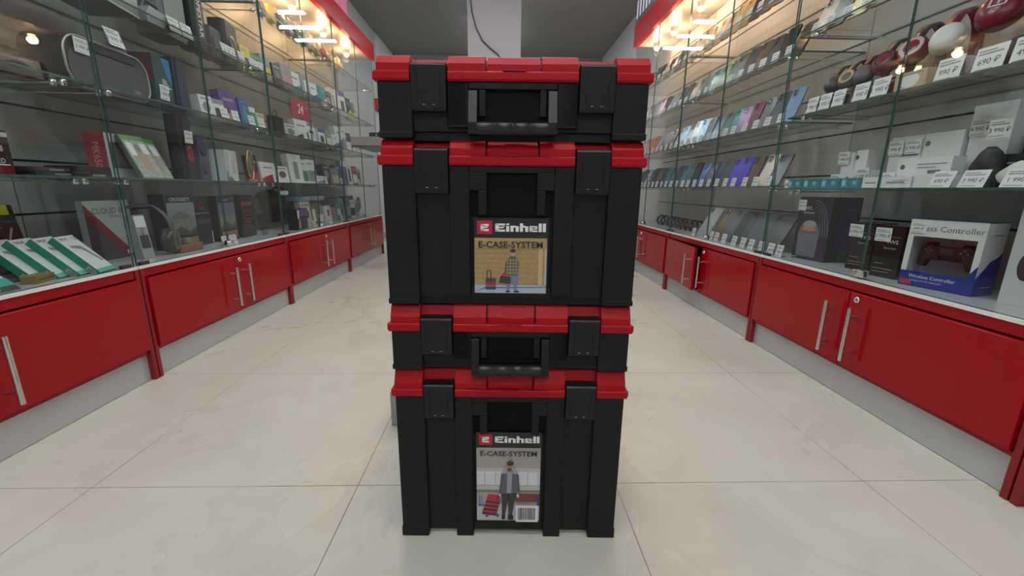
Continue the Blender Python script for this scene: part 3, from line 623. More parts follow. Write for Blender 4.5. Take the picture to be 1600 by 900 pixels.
def speaker_box():
    w_, d, h = .150, .13, .255; DG = C((.03, .03, .036), .25)
    art = [('p', [(w_/2-.045, 0), (w_/2, 0), (w_/2, h), (w_/2-.01, h), (w_/2-.05, h*.55)], C((.045, .03, .07), .25)), ('t', 'TWS', .020, -.035, h-.045, KW), ('t', 'SurSound', .013, -.025, h-.063, KW)]
    for k in range(4): art.append(('p', [(.0+.04*math.cos(t)*(1+k*.28), .10+.105*math.sin(t)*(1+k*.12)) for t in [math.pi*.5*q/10 for q in range(11)]]+[(.0+.0385*math.cos(t)*(1+k*.28), .10+.1035*math.sin(t)*(1+k*.12)) for t in [math.pi*.5*q/10 for q in range(10, -1, -1)]], C((.22, .22, .24))))
    # picture of the ribbed round speaker
    pts = [(-.055, .012), (.035, .012), (.038, .10)]+[(-.010+.048*math.cos(t), .105+.055*math.sin(t)) for t in [math.pi*q/12 for q in range(13)]]+[(-.058, .10)]
    art += [('p', pts, C((.15, .15, .175))), ('e', -.010, .145, .030, .016, C((.35, .36, .4))), ('e', -.010, .126, .034, .008, C((.65, .20, .08)))]
    for k in range(11): art.append(('r', -.053+k*.0086, .018, -.051+k*.0086, .108, C((.36, .38, .48))))
    art += [('r', -.05, .035, .032, .037, C((.3, .3, .4))), ('r', -w_/2+.006, .006, -w_/2+.03, .010, C((.6, .35, .15)))]
    art += [('R', 'p', [(d*.35, 0), (d, 0), (d, h), (d*.35, h), (d*.2, h*.5)], C((.035, .025, .12))), ('R', 'p', [(d*.4, 0), (d*.75, 0), (d*.78, h*.2), (d*.45, h*.18)], C((.03, .20, .06))), ('R', 'p', [(d*.42, h*.18), (d*.8, h*.2), (d*.9, h*.6), (d*.6, h*.75)], C((.13, .04, .30))), ('R', 'r', d*.5, h*.8, d*.9, h*.82, C((.1, .1, .4)))]
    return carton('speaker_box', w_, d, h, DG, art)
sbx = tag(place(speaker_box(), 1, 1.680, .412, 1.275, 10), 'dark speaker box with a ribbed round speaker pictured and purple end', 'speaker box')
on_box(sbx, -.058, .200, '990 ₽', 'price sticker on the top left corner of the dark speaker box', .036, .042)
wb = carton('headset_box', .22, .10, .27, C((.62, .64, .66), .4), [('e', .0, .15, .07, .095, C((.16, .16, .17))), ('e', 0, .15, .064, .089, C((.62, .64, .66))), ('e', -.066, .10, .02, .035, C((.04, .04, .05))), ('L', 'r', .01, .01, .09, .02, M_INKG)])
tag(place(wb, 1, .905, .412, 1.285, -6), 'large white box with a headset outline at the right edge of the picture', 'box')
# ---- right shelf A: small white and teal boxes
TEAL = C((.01, .20, .27), .35)
for i in range(4):
    o = carton('cable_box', .092, .05, .034, TEAL, [('r', -.044, .004, -.022, .030, C((.15, .45, .55))), ('e', -.033, .017, .007, .008, C((.5, .6, .65))), ('r', .0, .006, .03, .027, C((.04, .28, .38))), ('e', .014, .018, .009, .007, C((.35, .42, .6)))])
    tag(place(o, 1, 1.765-i*.0955, .702, 1.235), 'flat teal box on the right shelf edge, %s from the far end of the row' % ORD[i], 'box', 'teal boxes on the right')
tag(place(carton('cable_box', .03, .05, .034, KW, [('r', -.01, .01, .01, .02, M_INKG)]), 1, 1.806+.012, .702, 1.235), 'tiny white box at the far end of the teal row', 'box')
whites = [ # y, x, w, d, h, z, label
 (1.400, 1.235, .070, .05, .034, 0, 'flat white box just right of the teal row', ['r']),
 (1.310, 1.235, .100, .05, .034, 0, 'flat white box with black line print, second right of the teal row', ['r', 't']),
 (1.195, 1.235, .115, .05, .034, 0, 'flat blank white box, third right of the teal row', []),
 (1.610, 1.315, .055, .06, .130, 0, 'upright white box behind the teal row, carrying a price sticker', ['e']),
 (1.555, 1.32, .050, .06, .135, 0, 'upright white box with small round mark, right of the first upright box', ['e']),
 (1.530, 1.292, .110, .04, .062, 0, 'low wide white box in front of the upright white boxes', ['t', 'e']),
 (1.405, 1.335, .110, .05, .165, 0, 'tall white box with round mark, left of the stacked white boxes', ['e', 't']),
 (1.290, 1.335, .115, .05, .165, 0, 'tall white box behind the long flat box', ['e']),
 (1.290, 1.290, .170, .04, .055, .0345, 'long flat white box with a barcode strip lying on others', ['t', 'e', 'b']),
 (1.175, 1.345, .100, .05, .200, 0, 'tallest white box on the right shelf, price tag at its top', ['e']),
 (1.225, 1.400, .110, .05, .235, 0, 'white box standing at the back against the slats', [])]
for y, x, w_, d, h, dz, lab, fx in whites:
    art = []
    if 'e' in fx: art.append(('e', -w_*.38, h*.82 if h > .08 else h*.55, .008, .008, C((.12, .16, .12))))
    if 't' in fx: art += [('r', -w_*.1, h*.62, w_*.42, h*.68, M_INKG), ('r', -w_*.1, h*.45, w_*.25, h*.50, M_INKG)]
    if 'b' in fx: art += [('r', w_*(.12+.02*k), h*.15, w_*(.132+.02*k), h*.32, M_INK) for k in range(12)]
    if 'r' in fx: art += [('r', -w_*.3, h*.4, w_*.3, h*.55, M_INKG)]
    tag(place(carton('white_box', w_, d, h, KW, art), 1, y, .702+dz, x, 0), lab, 'box', 'white boxes on the right lower shelf')
for y, x, z, p, lab in ((1.625, 1.31, .79, '7 990 ₽', 'upper price tag on the upright white boxes behind the teal row'), (1.615, 1.285, .708, '1 990 ₽', 'lower price tag on the white boxes, just above the teal row'), (1.500, 1.288, .725, '1 890 ₽', 'price tag on the low wide white box'), (1.435, 1.33, .81, '990 ₽', 'left price tag on the tall white box with round mark'), (1.375, 1.33, .81, '2 990 ₽', 'right price tag on the tall white box with round mark'), (1.395, 1.283, .706, '490 ₽', 'price tag left of the long flat white box'), (1.200, 1.342, .845, '4 990 ₽', 'price tag high on the tallest white box'), (1.115, 1.30, .83, '3 990 ₽', 'price tag above the dark boxes, beside the tallest white box')):
    stuck_tag(1, y, z, x, p, lab, .052, .045)
for i, (y, x, w_, h, dz, col, lab) in enumerate(((1.085, 1.31, .12, .085, 0, (.03, .03, .04), 'black box with a white round mark behind the fabric pouch'), (1.03, 1.37, .16, .14, 0, (.025, .03, .05), 'dark navy box at the back above the pouch'), (.93, 1.33, .14, .10, 0, (.02, .025, .05), 'dark navy box at the right edge of the lower shelf'), (1.09, 1.42, .18, .20, 0, (.04, .04, .05), 'dark box standing against the slats at the right'))):
    o = carton('dark_box', w_, .06, h, C(col, .3), [('e', -w_*.25, h*.4, .014, .014, C((.6, .62, .6))), ('e', -w_*.25, h*.4, .006, .006, C(col, .3)), ('r', -w_*.1, h*.7, w_*.3, h*.76, M_INKG)] if i != 1 else [('t', 'AIR NOISE', .02, 0, h*.6, KW)])
    tag(place(o, 1, y, .702+dz, x), lab, 'box', 'dark boxes on the right lower shelf')
def pouch(m, name, prof, lab):
    b = MB(); vs = []; n = 18; rings = 9
    for j in range(rings):
        t = j/(rings-1); rr = math.sin(math.pi*min(.97, .12+t*.85))**.6
        for k in range(n):
            a = 2*math.pi*k/n; wob = 1+.08*math.sin(3*a+j)
            vs.append((prof[0]*rr*math.cos(a)*wob, prof[1]*rr*math.sin(a)*wob+prof[1], prof[2]*t))
    fs = [(j*n+k, j*n+(k+1) % n, (j+1)*n+(k+1) % n, (j+1)*n+k) for j in range(rings-1) for k in range(n)]
    b.add(vs, fs, m, True); b.add(vs, [tuple(range(n)), tuple(range((rings-1)*n, rings*n))], m, True)
    o = b.build(name); tag(o, lab, 'pouch' if name == 'fabric_pouch' else 'earbuds'); return o
place(pouch(C((.70, .72, .66), .8), 'fabric_pouch', (.050, .028, .065), 'crumpled pale cloth pouch on the right lower shelf'), 1, 1.03, .702, 1.262)
place(pouch(C((.03, .025, .03), .6), 'speaker_pouch', (.036, .030, .105), 'round black speaker beside the crumpled pale pouch'), 1, 1.115, .702, 1.262)
for y, p, lab, tw in ((1.165, '690 ₽', 'bluish price tag right of the flat white boxes', .060), (1.085, '3 990 ₽', 'price tag on the right lower shelf below the black speaker', .062), (.985, '1 990 ₽', 'large price tag on the right lower shelf at the picture edge', .068)):
    price_tag(1, y, .702, 1.222, p, lab, tw, .046, lean=8)
stuck_tag(1, 1.02, .815, 1.30, '2 300 ₽', 'upper large price tag above the pale pouch', .064, .055)
# ---- headphones
def headphones(band, cup, pad, scale=1.0, ring=None, inner=None):
    e = empty('headphones'); s_ = scale
    b = MB(); pts = []
    for k in range(17):
        t = math.pi*k/16; pts.append((.078*s_*math.cos(t), .03, (.085+.098*math.sin(t))*s_))
    # flattened band swept as a strip with thickness
    vs = []; fs = []; W2 = .014*s_
    for i, p in enumerate(pts):
        c = Vector((0, p[1], .085*s_)); d = (Vector(p)-c).normalized()
        for q in (-1, 1):
            for o_ in (0, .007*s_): v = Vector(p)+d*o_; vs.append((v.x, v.y+q*W2, v.z))
    for i in range(len(pts)-1):
        a = i*4; c = a+4
        fs += [(a, a+1, c+1, c), (a+2, c+2, c+3, a+3), (a+1, a+3, c+3, c+1), (a, c, c+2, a+2)]
    b.add(vs, fs, band, True); b.build('headband', e)
    for sx in (-1, 1):
        u = MB(); T = Matrix.Translation((sx*.074*s_, .03, .055*s_)) @ Matrix.Rotation(R(90)*sx, 4, 'Y') @ Matrix.Diagonal((1.15, 1, 1, 1))
        u.lathe([(.001, .020*s_), (.018*s_, .020*s_), (.030*s_, .016*s_), (.037*s_, .006*s_), (.037*s_, -.002*s_)], cup, 26, T)
        if ring: u.lathe([(.024*s_, .0195*s_), (.027*s_, .0215*s_), (.030*s_, .0185*s_)], ring, 26, T)
        uo = u.build('ear_cup', e)
        v = MB(); v.lathe([(.036*s_, -.002*s_), (.040*s_, -.010*s_), (.036*s_, -.019*s_), (.026*s_, -.021*s_), (.020*s_, -.014*s_), (.001, -.008*s_)], pad, 26, T); v.build('ear_pad', uo)
        w2 = MB(); w2.tube([(sx*.079*s_, .03, .095*s_), (sx*.080*s_, .03, .07*s_)], .006*s_, ring or band, 8); w2.build('yoke', e)
    return e
HB = C((.02, .02, .022), .35); HM = C((.17, .015, .025), .3); HW = C((.68, .68, .66), .4); HG = C((.30, .28, .27), .35)
hp = [(1.775, 1.265, 50, HB, HB, HB, .82, None, 'black headphones with grey cushions, farthest of the headphone row'),
      (1.705, 1.27, 50, HB, C((.10, .09, .085)), HB, .82, C((.5, .35, .15)), 'black headphones with brown-grey cups, second from the far end of the row'),
      (1.635, 1.28, 52, HB, C((.09, .085, .085)), HB, .82, None, 'dark grey headphones between the grey-brown and the dark red pair'),
      (1.560, 1.265, 55, HB, HM, HM, .95, HB, 'dark red headphones in the middle of the row'),
      (1.470, 1.265, 55, HB, HM, HM, 1.02, C((.6, .5, .48)), 'dark red headphones with silver rings on the cups'),
      (1.370, 1.265, 55, HM, HW, HW, 1.05, None, 'white headphones with a maroon band, left of the big maroon pair'),
      (1.255, 1.262, 60, HW, HM, HB, 1.28, None, 'large maroon headphones with a white symbol on the cup'),
      (1.115, 1.275, 60, HB, HM, HB, 1.2, C((.45, .25, .2)), 'maroon and silver headphones at the right edge of the picture')]
for y, x, tn, bd, cp, pd, sc, rg, lab in hp:
    e = headphones(bd, cp, pd, sc, rg); tag(e, lab, 'headphones', 'headphones on the right shelf'); place(e, 1, y, .985+.056*sc, 1.245+.088*sc, -68, 0, -30)
    sb_ = MB(); sb_.box(-.045*sc, .045*sc, -.004, 0, 0, .075*sc, AC); sb_.box(-.045*sc, .045*sc, -.004, .10*sc, 0, .003, AC); so_ = sb_.build('stand', e)
    W0 = Matrix.Translation(e.location) @ e.rotation_euler.to_matrix().to_4x4()
    so_.matrix_basis = W0.inverted() @ (Matrix.Translation((1.262, y, .9855)) @ Matrix.Rotation(R(-90), 4, 'Z'))
    if 'symbol' in lab:
        for ch in e.children:
            if ch.name.startswith('ear_cup') and True: pass
        m_ = MB(); q = 1.28; X0 = .074*q+.0203*q+.0006
        T = Matrix.Translation((X0, .03, .055*q)) @ Matrix.Rotation(R(90), 4, 'Z')
        m_.M = T; wt = C((.62, .55, .55)); s2 = .018
        for a, b2, c2_, d2 in ((-1, -.8, 1, -.55), (-1, -.8, -.75, .8), (-1, .55, .6, .8), (.75, -.8, 1, .2), (0, -.05, 1, .2), (-.1, -.35, .15, .2)): m_.rect(a*s2, b2*s2, c2_*s2, d2*s2, -.0008, wt)
        m_.build('cup_mark', e)
for i, (y, p, tw) in enumerate(((1.715, '4 990 ₽', .055), (1.650, '4 990 ₽', .055), (1.585, '3 990 ₽', .055), (1.490, '1 990 ₽', .060), (1.415, '1 990 ₽', .062), (1.205, '990 ₽', .068), (1.108, '690 ₽', .070), (1.025, '490 ₽', .07))):
    price_tag(1, y, .985, 1.212, p, 'price tag before the headphones on the right, %s from the far end' % ORD[i], tw, .060)
dbox = carton('small_box', .10, .05, .055, C((.55, .42, .28), .5), [('e', .0, .03, .03, .02, KW), ('r', -.04, .045, .04, .05, M_INKG)])
tag(place(dbox, 1, 1.325, .985, 1.225), 'tan box with a white oval lying below the white headphones', 'box')
# third shelf, near right unit: cases and power banks
for i, (y, w_, h, col, lab) in enumerate(((1.78, .075, .15, (.62, .55, .5), 'pale pink phone case leaning on the third right shelf'), (1.70, .075, .15, (.2, .2, .2), 'grey phone case leaning on the third right shelf'), (1.60, .08, .14, (.72, .62, .42), 'cream phone case leaning on the third right shelf'), (1.50, .09, .12, (.35, .38, .38), 'clear grey phone case leaning on the third right shelf'), (1.40, .08, .14, (.10, .10, .11), 'black phone case leaning on the third right shelf'), (1.28, .10, .12, (.4, .42, .42), 'pale grey power bank on the third right shelf'))):
    phone(1, y, 1.288, 1.235, col, lab, w_, h, 24, 5, 'phone cases on the third right shelf', 'phone case', 'phone_case')
for i, y in enumerate((1.76, 1.69, 1.61, 1.53, 1.45)):
    price_tag(1, y, 1.288, 1.208, PR[i % 4], 'price tag before the phone cases on the third right shelf, %s from the far end' % ORD[i], .044, .035)
# ================================================================== left showcases
GRN = C((.0, .24, .16), .35)
def green_box():
    w_, d, h = .078, .0225, .150
    return carton('trimmer_box', w_, d, h, GRN, [('r', -w_/2+.001, .006, w_/2-.001, h-.001, C((.74, .78, .80), .3)), ('r', -w_/2, 0, w_/2, .014, C((.10, .50, .38))), ('p', [(-.024, .112), (.016, .105), (.034, .040), (.024, .040), (.006, .092), (-.024, .103)], C((.25, .27, .30))), ('r', .018, .138, .036, .141, M_INKG), ('r', .022, .130, .036, .133, M_INKG), ('t', '590 ₽', .013, -.016, .136, M_INK),
        ('L', 'r', .004, .006, d-.004, .034, C((.45, .50, .45)))]+[('L', 'r', .006, .009+k*.003, d-.006, .0102+k*.003, M_INK) for k in range(7)], flap=False)
for i in range(4):
    o = green_box(); tag(place(o, -1, 1.352-(3-i)*.040, .412+.004, -1.262-(3-i)*.022, 13, 42), ['green and white trimmer box, farthest left of the leaning row', 'green and white trimmer box, second from the left of the leaning row', 'green and white trimmer box, third from the left of the leaning row', 'green and white trimmer box, rightmost of the leaning row with its front visible'][i], 'box', 'green trimmer boxes')
o = carton('headset_box', .20, .022, .215, C((.50, .55, .58), .3), [('p', [(-.10, .0), (-.10, .205), (.095, .002), (.06, 0)], C((.09, .07, .09))), ('p', [(-.10, .17), (-.10, .205), (.095, .002), (.05, .0)], C((.25, .03, .04))), ('t', 'CLOUD III', .031, -.002, .178, C((.10, .12, .15))), ('t', 'Wireless', .016, .025, .158, C((.15, .17, .2))), ('r', .05, .012, .08, .028, KW)])
tag(place(o, -1, 1.60, .412, -1.45, 4), 'pale grey headset box printed with a dark red diagonal band', 'headset box')
o = carton('cable_box', .15, .035, .175, C((.12, .125, .13), .35), [('e', .03, .045, .036, .022, C((.012, .012, .014))), ('e', .03, .045, .020, .010, C((.08, .08, .085))), ('r', -.07, .012, .07, .018, KD), ('p', [(-.07, .10), (.06, .075), (.06, .080), (-.07, .115)], C((.3, .3, .32)))], flap=False)
tag(place(o, -1, 1.150, .416, -1.375, -4, 42), 'dark grey box with a black oval coil pictured, left of the green boxes', 'box')
on_box(o, -.03, .125, '490 ₽', 'price tag leaning on the grey coil box at the left edge', .06, .04)
o = carton('gadget_box', .13, .05, .21, C((.015, .015, .018), .3), [('r', -.065, .180, .05, .21, C((.50, .44, .01))), ('e', -.02, .195, .02, .006, KB), ('p', [(.02, .10), (.026, .10), (.045, .14), (.038, .14)], C((.5, .5, .5)))], flap=False)
tag(place(o, -1, 1.300, .412, -1.50, 0, 8), 'black box with a yellow top band at the left edge', 'box')
on_box(o, -.02, .140, '1 190 ₽', 'price tag on the black and yellow box', .06, .035)
o = carton('charger_box', .10, .026, .16, C((.72, .76, .76), .3), [('r', -.05, 0, .05, .018, C((.05, .05, .055))), ('t', 'power', .013, -.01, .009, KW), ('r', -.05, .018, .05, .045, C((.04, .42, .36))), ('r', -.035, .05, -.029, .16, M_INK), ('r', -.004, .05, .002, .16, M_INK), ('r', .022, .05, .026, .16, M_INKG)], flap=False)
tag(place(o, -1, 1.055, .414, -1.262, 4, 50), 'white and teal box with black foot lying back at the left edge', 'box')
o = carton('small_box', .12, .04, .022, KW, [('r', -.05, .006, .05, .016, M_INKG)]); tag(place(o, -1, .955, .412, -1.268, 5), 'thin white box low at the left edge in front of the teal one', 'box')
o = carton('small_box', .07, .035, .022, C((.26, .18, .05), .5), [('r', -.03, .008, .03, .012, C((.12, .08, .03)))]); tag(place(o, -1, 1.20, .412, -1.30, 15), 'small mustard brown box at the foot of the green boxes', 'box')
# headphones in clear plastic and large dark boxes
e = headphones(C((.10, .10, .105), .3), C((.05, .04, .04), .3), C((.06, .045, .045), .6), 1.1, C((.15, .15, .16)))
tag(place(e, -1, 1.66, .412, -1.40, -70, 8), 'brown and grey headphones standing behind the first glass joint', 'headphones')
o = carton('small_box', .045, .04, .165, C((.35, .37, .38), .35), [('r', -.02, .12, .02, .16, KW), ('r', -.018, .04, .018, .09, C((.05, .05, .06))), ('t', 'PRO', .018, 0, .10, M_INK, 90)]); tag(place(o, -1, 1.60, .412, -1.33, -6, 6), 'narrow white and black blister pack just right of the first glass joint', 'box')
scn = mat('landscape_print', (.20, .19, .18), .4, noise=.6, nscale=40)
def game_box(w_, h, title, sky, ttl=KW, band=None):
    art = [('r', -w_/2+.006, .07, w_/2-.006, h-.035, scn), ('r', -w_/2+.006, h*.60, w_/2-.006, h-.035, sky), ('t', title, min(.022, w_*.13), 0, h-.022, ttl), ('p', [(-w_/2+.006, .07), (-w_*.1, .10), (w_*.2, .075), (w_/2-.006, .095), (w_/2-.006, .06), (-w_/2+.006, .06)], C((.06, .06, .06))), ('p', [(-w_*.35, h*.6), (-.01, h*.70), (w_*.3, h*.6), (w_*.3, h*.56), (-w_*.35, h*.57)], C((.12, .13, .15)))]
    if band: art.append(('r', -w_/2+.008, .012, w_/2-.008, .05, band))
    return carton('game_box', w_, .07, h, C((.022, .022, .028), .25), art)
tag(place(game_box(.155, .235, 'CROSSKEYT', C((.20, .24, .26)), C((.6, .65, .66)), C((.26, .15, .10))), -1, 1.87, .412, -1.385, -4), 'dark box titled with pale capitals over a landscape, beside the brown base', 'box')
o = carton('game_box', .125, .07, .225, C((.014, .014, .020), .25), [('t', 'G', .05, 0, .18, C((.35, .02, .05))), ('r', -.055, .145, .055, .148, C((.3, .25, .25))), ('r', -.055, .10, .055, .12, C((.05, .05, .06))), ('r', .05, .004, .058, .06, C((.5, .5, .52)))]); tag(place(o, -1, 2.02, .412, -1.40, 5), 'black box with a dark red letter between the two landscape boxes', 'box')
tag(place(game_box(.125, .225, 'HUNT', C((.12, .12, .20)), C((.4, .42, .5)), C((.3, .12, .1))), -1, 2.175, .412, -1.385, -4), 'smaller landscape box next to the first chrome lock on the left', 'box')
o = carton('game_box', .14, .07, .225, C((.018, .012, .016), .25), [('r', -.06, .17, .06, .19, C((.30, .02, .06)))]+[('r', -.05, .06+k*.018, .03, .067+k*.018, C((.16, .02, .04))) for k in range(5)]+[('r', -.06, .05, .06, .052, C((.2, .2, .2)))]); tag(place(o, -1, 2.37, .412, -1.395, 5), 'black box with dark red lines of print, behind the second glass joint', 'box')
e = empty('wooden_stand'); tag(e, 'small brown wooden stand low before the titled landscape box', 'stand'); b = MB(); b.box(-.065, .065, 0, .04, 0, .032, C((.24, .12, .06), .5)); b.build('block', e, bevel=.004)
MB().lathe([(.018, 0), (.02, .006), (.016, .022), (.008, .026)], C((.16, .15, .12), .4), 18, Matrix.Translation((0, .02, .032))).build('knob', e); place(e, -1, 1.80, .412, -1.31, 0)
for i, (y, x, p, lab) in enumerate(((2.03, -1.275, '990 ₽', 'small white price tag right by the first chrome lock on the left'), (1.98, -1.28, '2 990 ₽', 'white price tag with a dark dot left of the first chrome lock'), (2.96, -1.29, '990 ₽', 'white price tag on the floor right of the purple headset box'))): price_tag(-1, y, .412, x, p, lab, .05, .045)
# clear frame
e = MB(); e.tube([(-.035, .0, .0), (-.05, 0, .20)], .004, AC, 8); e.box(-.05, .05, 0, .003, 0, .21, AC); tag(place(e.build('acrylic_stand'), -1, 2.46, .412, -1.36, 10, 10), 'clear leaning acrylic stand left of the third showcase joint', 'stand')
# helmet-like round bag and purple box
e = empty('round_bag'); tag(e, 'round black zipped bag with a white tag in the third left showcase', 'bag'); b = MB()
b.lathe([(.001, 0), (.07, .002), (.100, .02), (.108, .06), (.100, .10), (.07, .118), (.001, .12)], C((.02, .02, .022), .55), 30, Matrix.Translation((0, .10, .115)) @ Matrix.Rotation(R(90), 4, 'X') @ Matrix.Translation((0, 0, -.06))); b.build('shell', e)
MB().tube([(-.05, .03, .205), (-.03, .02, .235), (.03, .02, .235), (.05, .03, .205)], .006, C((.03, .03, .03), .5), 8).build('handle', e)
b = MB(); b.box(.01, .075, .02, .022, .190, .215, M_TAG); bo = b.build('hang_tag', e); bo['label'] = 'white tag'; place(e, -1, 2.80, .412+.03, -1.42, -20)
PUR = C((.17, .09, .30), .35)
o = carton('headset_box', .155, .06, .135, C((.03, .03, .04), .3), [('r', -.07, .085, .075, .13, PUR), ('r', -.075, .07, -.05, .125, M_TAG), ('e', .015, .045, .026, .026, PUR), ('e', .015, .045, .018, .018, C((.03, .03, .04), .3)), ('e', .05, .045, .026, .026, PUR), ('e', .05, .045, .018, .018, C((.03, .03, .04), .3)), ('p', [(-.07, .01), (-.03, .01), (-.045, .075), (-.06, .075)], C((.5, .3, .35)))])
tag(place(o, -1, 2.80, .412, -1.30, 3), 'purple and black headset box in front of the round bag', 'headset box')
# generic cartons for the dense far shelves
def rnd_carton(rnd, w_, h, base, acc, nm='gadget_box'):
    k = rnd.randrange(5); a = []
    if k == 0: a = [('r', -w_*.42, h*.1, w_*.42, h*.55, acc), ('r', -w_*.4, h*.8, w_*.2, h*.86, M_INKG)]
    elif k == 1: a = [('e', 0, h*.5, w_*.3, h*.22, acc), ('r', -w_*.35, h*.82, w_*.35, h*.9, M_INKG)]
    elif k == 2: a = [('r', -w_*.5, h*.78, w_*.5, h, acc), ('r', -w_*.25, h*.2, w_*.25, h*.6, KD)]
    elif k == 3: a = [('p', [(-w_*.5, 0), (w_*.5, 0), (w_*.5, h*.5), (-w_*.5, h*.2)], acc), ('r', -w_*.3, h*.7, w_*.3, h*.78, M_INKG)]
    else: a = [('r', -w_*.15, h*.15, w_*.2, h*.75, acc), ('t', rnd.choice(['Hi-Fi', 'USB', 'LED', 'HD', 'PRO']), min(h*.12, w_*.22), 0, h*.88, M_INKG)]
    return carton(nm, w_, .045, h, base, a)
PAL = {'white': (.70, .73, .75), 'grey': (.25, .27, .29), 'black': (.02, .02, .025), 'red': (.35, .03, .04), 'blue': (.05, .12, .34), 'purple': (.14, .08, .28), 'green': (.07, .25, .15), 'brown': (.20, .13, .09), 'yellow': (.65, .55, .03), 'cream': (.6, .55, .42), 'dark blue': (.03, .045, .11), 'pink': (.5, .25, .28), 'teal': (.05, .28, .3)}
def fill(shelf_name, z, x, items, seed, lean=6, place_name='left'):
    """items: (y, width, height, base, accent)"""
    rnd = random.Random(seed)
    for i, (y, w_, h, ba, ac) in enumerate(items):
        o = rnd_carton(rnd, w_, h, C(PAL[ba], .35), C(PAL[ac], .4))
        tag(place(o, -1, y, z, x-rnd.uniform(0, .03), rnd.uniform(-14, 0), lean), '%s and %s box on the %s, %s along' % (ba, ac, shelf_name, ORD[i]), 'box', 'cartons on the ' + shelf_name)
# floor of the third and fourth showcases
fill('far left showcase floor', .412, -1.36, [(3.05, .10, .17, 'cream', 'brown'), (3.17, .10, .15, 'brown', 'white'), (3.29, .11, .12, 'grey', 'white'), (3.40, .10, .13, 'white', 'red'), (3.52, .10, .11, 'pink', 'grey'), (3.63, .09, .14, 'teal', 'white'), (3.74, .10, .18, 'grey', 'black'), (3.86, .10, .20, 'dark blue', 'grey'), (3.98, .09, .16, 'white', 'black'), (4.10, .08, .20, 'grey', 'white'), (4.22, .09, .18, 'black', 'white')], 3)
for i, (y, c) in enumerate(((3.12, 'light blue'), (3.30, 'brown'), (3.36, 'silver'))):
    o = carton('flat_case', .16, .12, .03, C(CN[c], .5), [('r', -.06, .008, .06, .014, M_INKG)]); tag(place(o, -1, y, .412+.172-(0.05 if i == 1 else 0)+(.0 if i < 2 else .0), -1.40, 8), ['pale blue flat case lying on top of the cartons', 'brown flat case lying across the cartons', 'silver flat case lying on the cartons beside the brown one'][i], 'case', 'flat cases on the far left showcase floor')
for i, y in enumerate((3.22, 3.46, 4.00)): price_tag(-1, y, .412, -1.285, PR[i], 'price tag on the far left showcase floor, %s from the near end' % ORD[i], .045, .06)
# shelf 1 (z .708)
RDK = C((.16, .012, .02), .3)
o = carton('keyboard_box', .245, .06, .155, C((.45, .47, .53), .35), [('r', -.10, .035, .115, .125, C((.09, .08, .08))), ('r', -.085, .045, .10, .115, C((.14, .13, .13))), ('L', 'r', 0, 0, .06, .155, C((.33, .035, .05), .35)), ('L', 't', 'MK650', .030, .030, .078, C((.6, .3, .3)), -90)]); tag(place(o, -1, 1.69, .708, -1.415, 14), 'keyboard box with a dark red lettered spine and pale front', 'keyboard box')
def game_case(tn=0):
    b = MB(); w_, h = .125, .170; b.prism(rr_pts(-w_/2, 0, w_/2, h, .006), 0, .014, 'y', C((.10, .13, .11), .3)); b.rect(-w_/2+.002, h-.02, w_/2-.002, h-.003, -.0005, C((.10, .28, .08), .3))
    pr = mat('busy_print', (.35, .40, .36), .4, noise=.9, nscale=70); b.rect(-w_/2+.006, .006, w_/2-.004, h-.02, -.0006, pr); b.rect(-.02, .03, .03, .11, -.0012, C((.42, .30, .24))); b.rect(-.05, .09, -.02, .14, -.0012, KW); b.rect(.018, .10, .05, .14, -.0012, KW); b.ell(.0, .12, .012, .016, -.0016, C((.2, .2, .2)))
    return b.build('game_case')
tag(place(game_case(), -1, 1.70, .708, -1.335, 6, 22), 'green topped game case with a busy picture, leaning before the keyboard box', 'game case', 'green game cases'); tag(place(game_case(), -1, 1.795, .708, -1.372, 6, 22), 'second green game case tucked behind and right of the first', 'game case', 'green game cases')
o = carton('hard_drive_box', .16, .05, .115, C((.035, .012, .018), .3), [('r', -.08, .098, .08, .110, C((.5, .48, .5))), ('r', -.08, 0, .08, .022, RDK), ('t', 'LED', .017, .045, .035, KW), ('r', 0, .024, .07, .027, KW), ('e', 0, .065, .05, .02, C((.02, .025, .02))), ('r', .05, .06, .058, .075, C((.5, .35, .35)))]); tag(place(o, -1, 1.15, .708, -1.33, 8), 'dark red box with LED lettering at the left edge', 'box')
for i, (y, w_, c, dz) in enumerate(((1.30, .11, (.07, .02, .03), .012), (1.315, .14, (.012, .012, .015), 0), (1.43, .13, (.015, .018, .018), 0))):
    o = carton('flat_box', w_, .09, .012 if i == 0 else .0115 if i == 1 else .032, C(c, .3), [('r', -w_*.1, .002, w_*.3, .008, C((.2, .22, .22)))]); tag(place(o, -1, y, .708+dz, -1.31, 5), ['thin dark maroon box, upper of two lying beside the LED box', 'thin black box, lower of two lying beside the LED box', 'flat black box with a grey panel, left of the keyboard box'][i], 'box', 'flat boxes on the first left shelf')
b = MB(); b.tube([(.008*math.cos(t)*2, .008*math.sin(t)*2+.02, .009) for t in [2*math.pi*k/16 for k in range(16)]], .007, C((.02, .02, .02), .3), 8, True); tag(place(b.build('cable_coil'), -1, 1.375, .708, -1.285), 'tiny black coiled ring at the front edge of the left shelf', 'cable')
def tower(w_, d, h, m, m2, dots=(), txt=None, tm=KW):
    e = empty('tower_speaker'); b = MB(); b.prism(rr_pts(-w_/2, 0, w_/2, d, min(w_, d)*.25), 0, h, 'z', m); b.build('body', e, bevel=.003)
    g = MB(); g.rect(-w_*.40, h*.05, w_*.40, h*.95, -.0006, m2)
    for zz, c in dots: g.lathe([(w_*.28, 0), (w_*.30, .002), (w_*.18, .004), (w_*.05, .002)], c, 20, Matrix.Translation((0, -.0005, h*zz)) @ Matrix.Rotation(R(90), 4, 'X'))
    if txt: g.text(txt, w_*.5, 0, h*.52, -.0012, tm, rot=-90)
    g.build('grille', e); return e
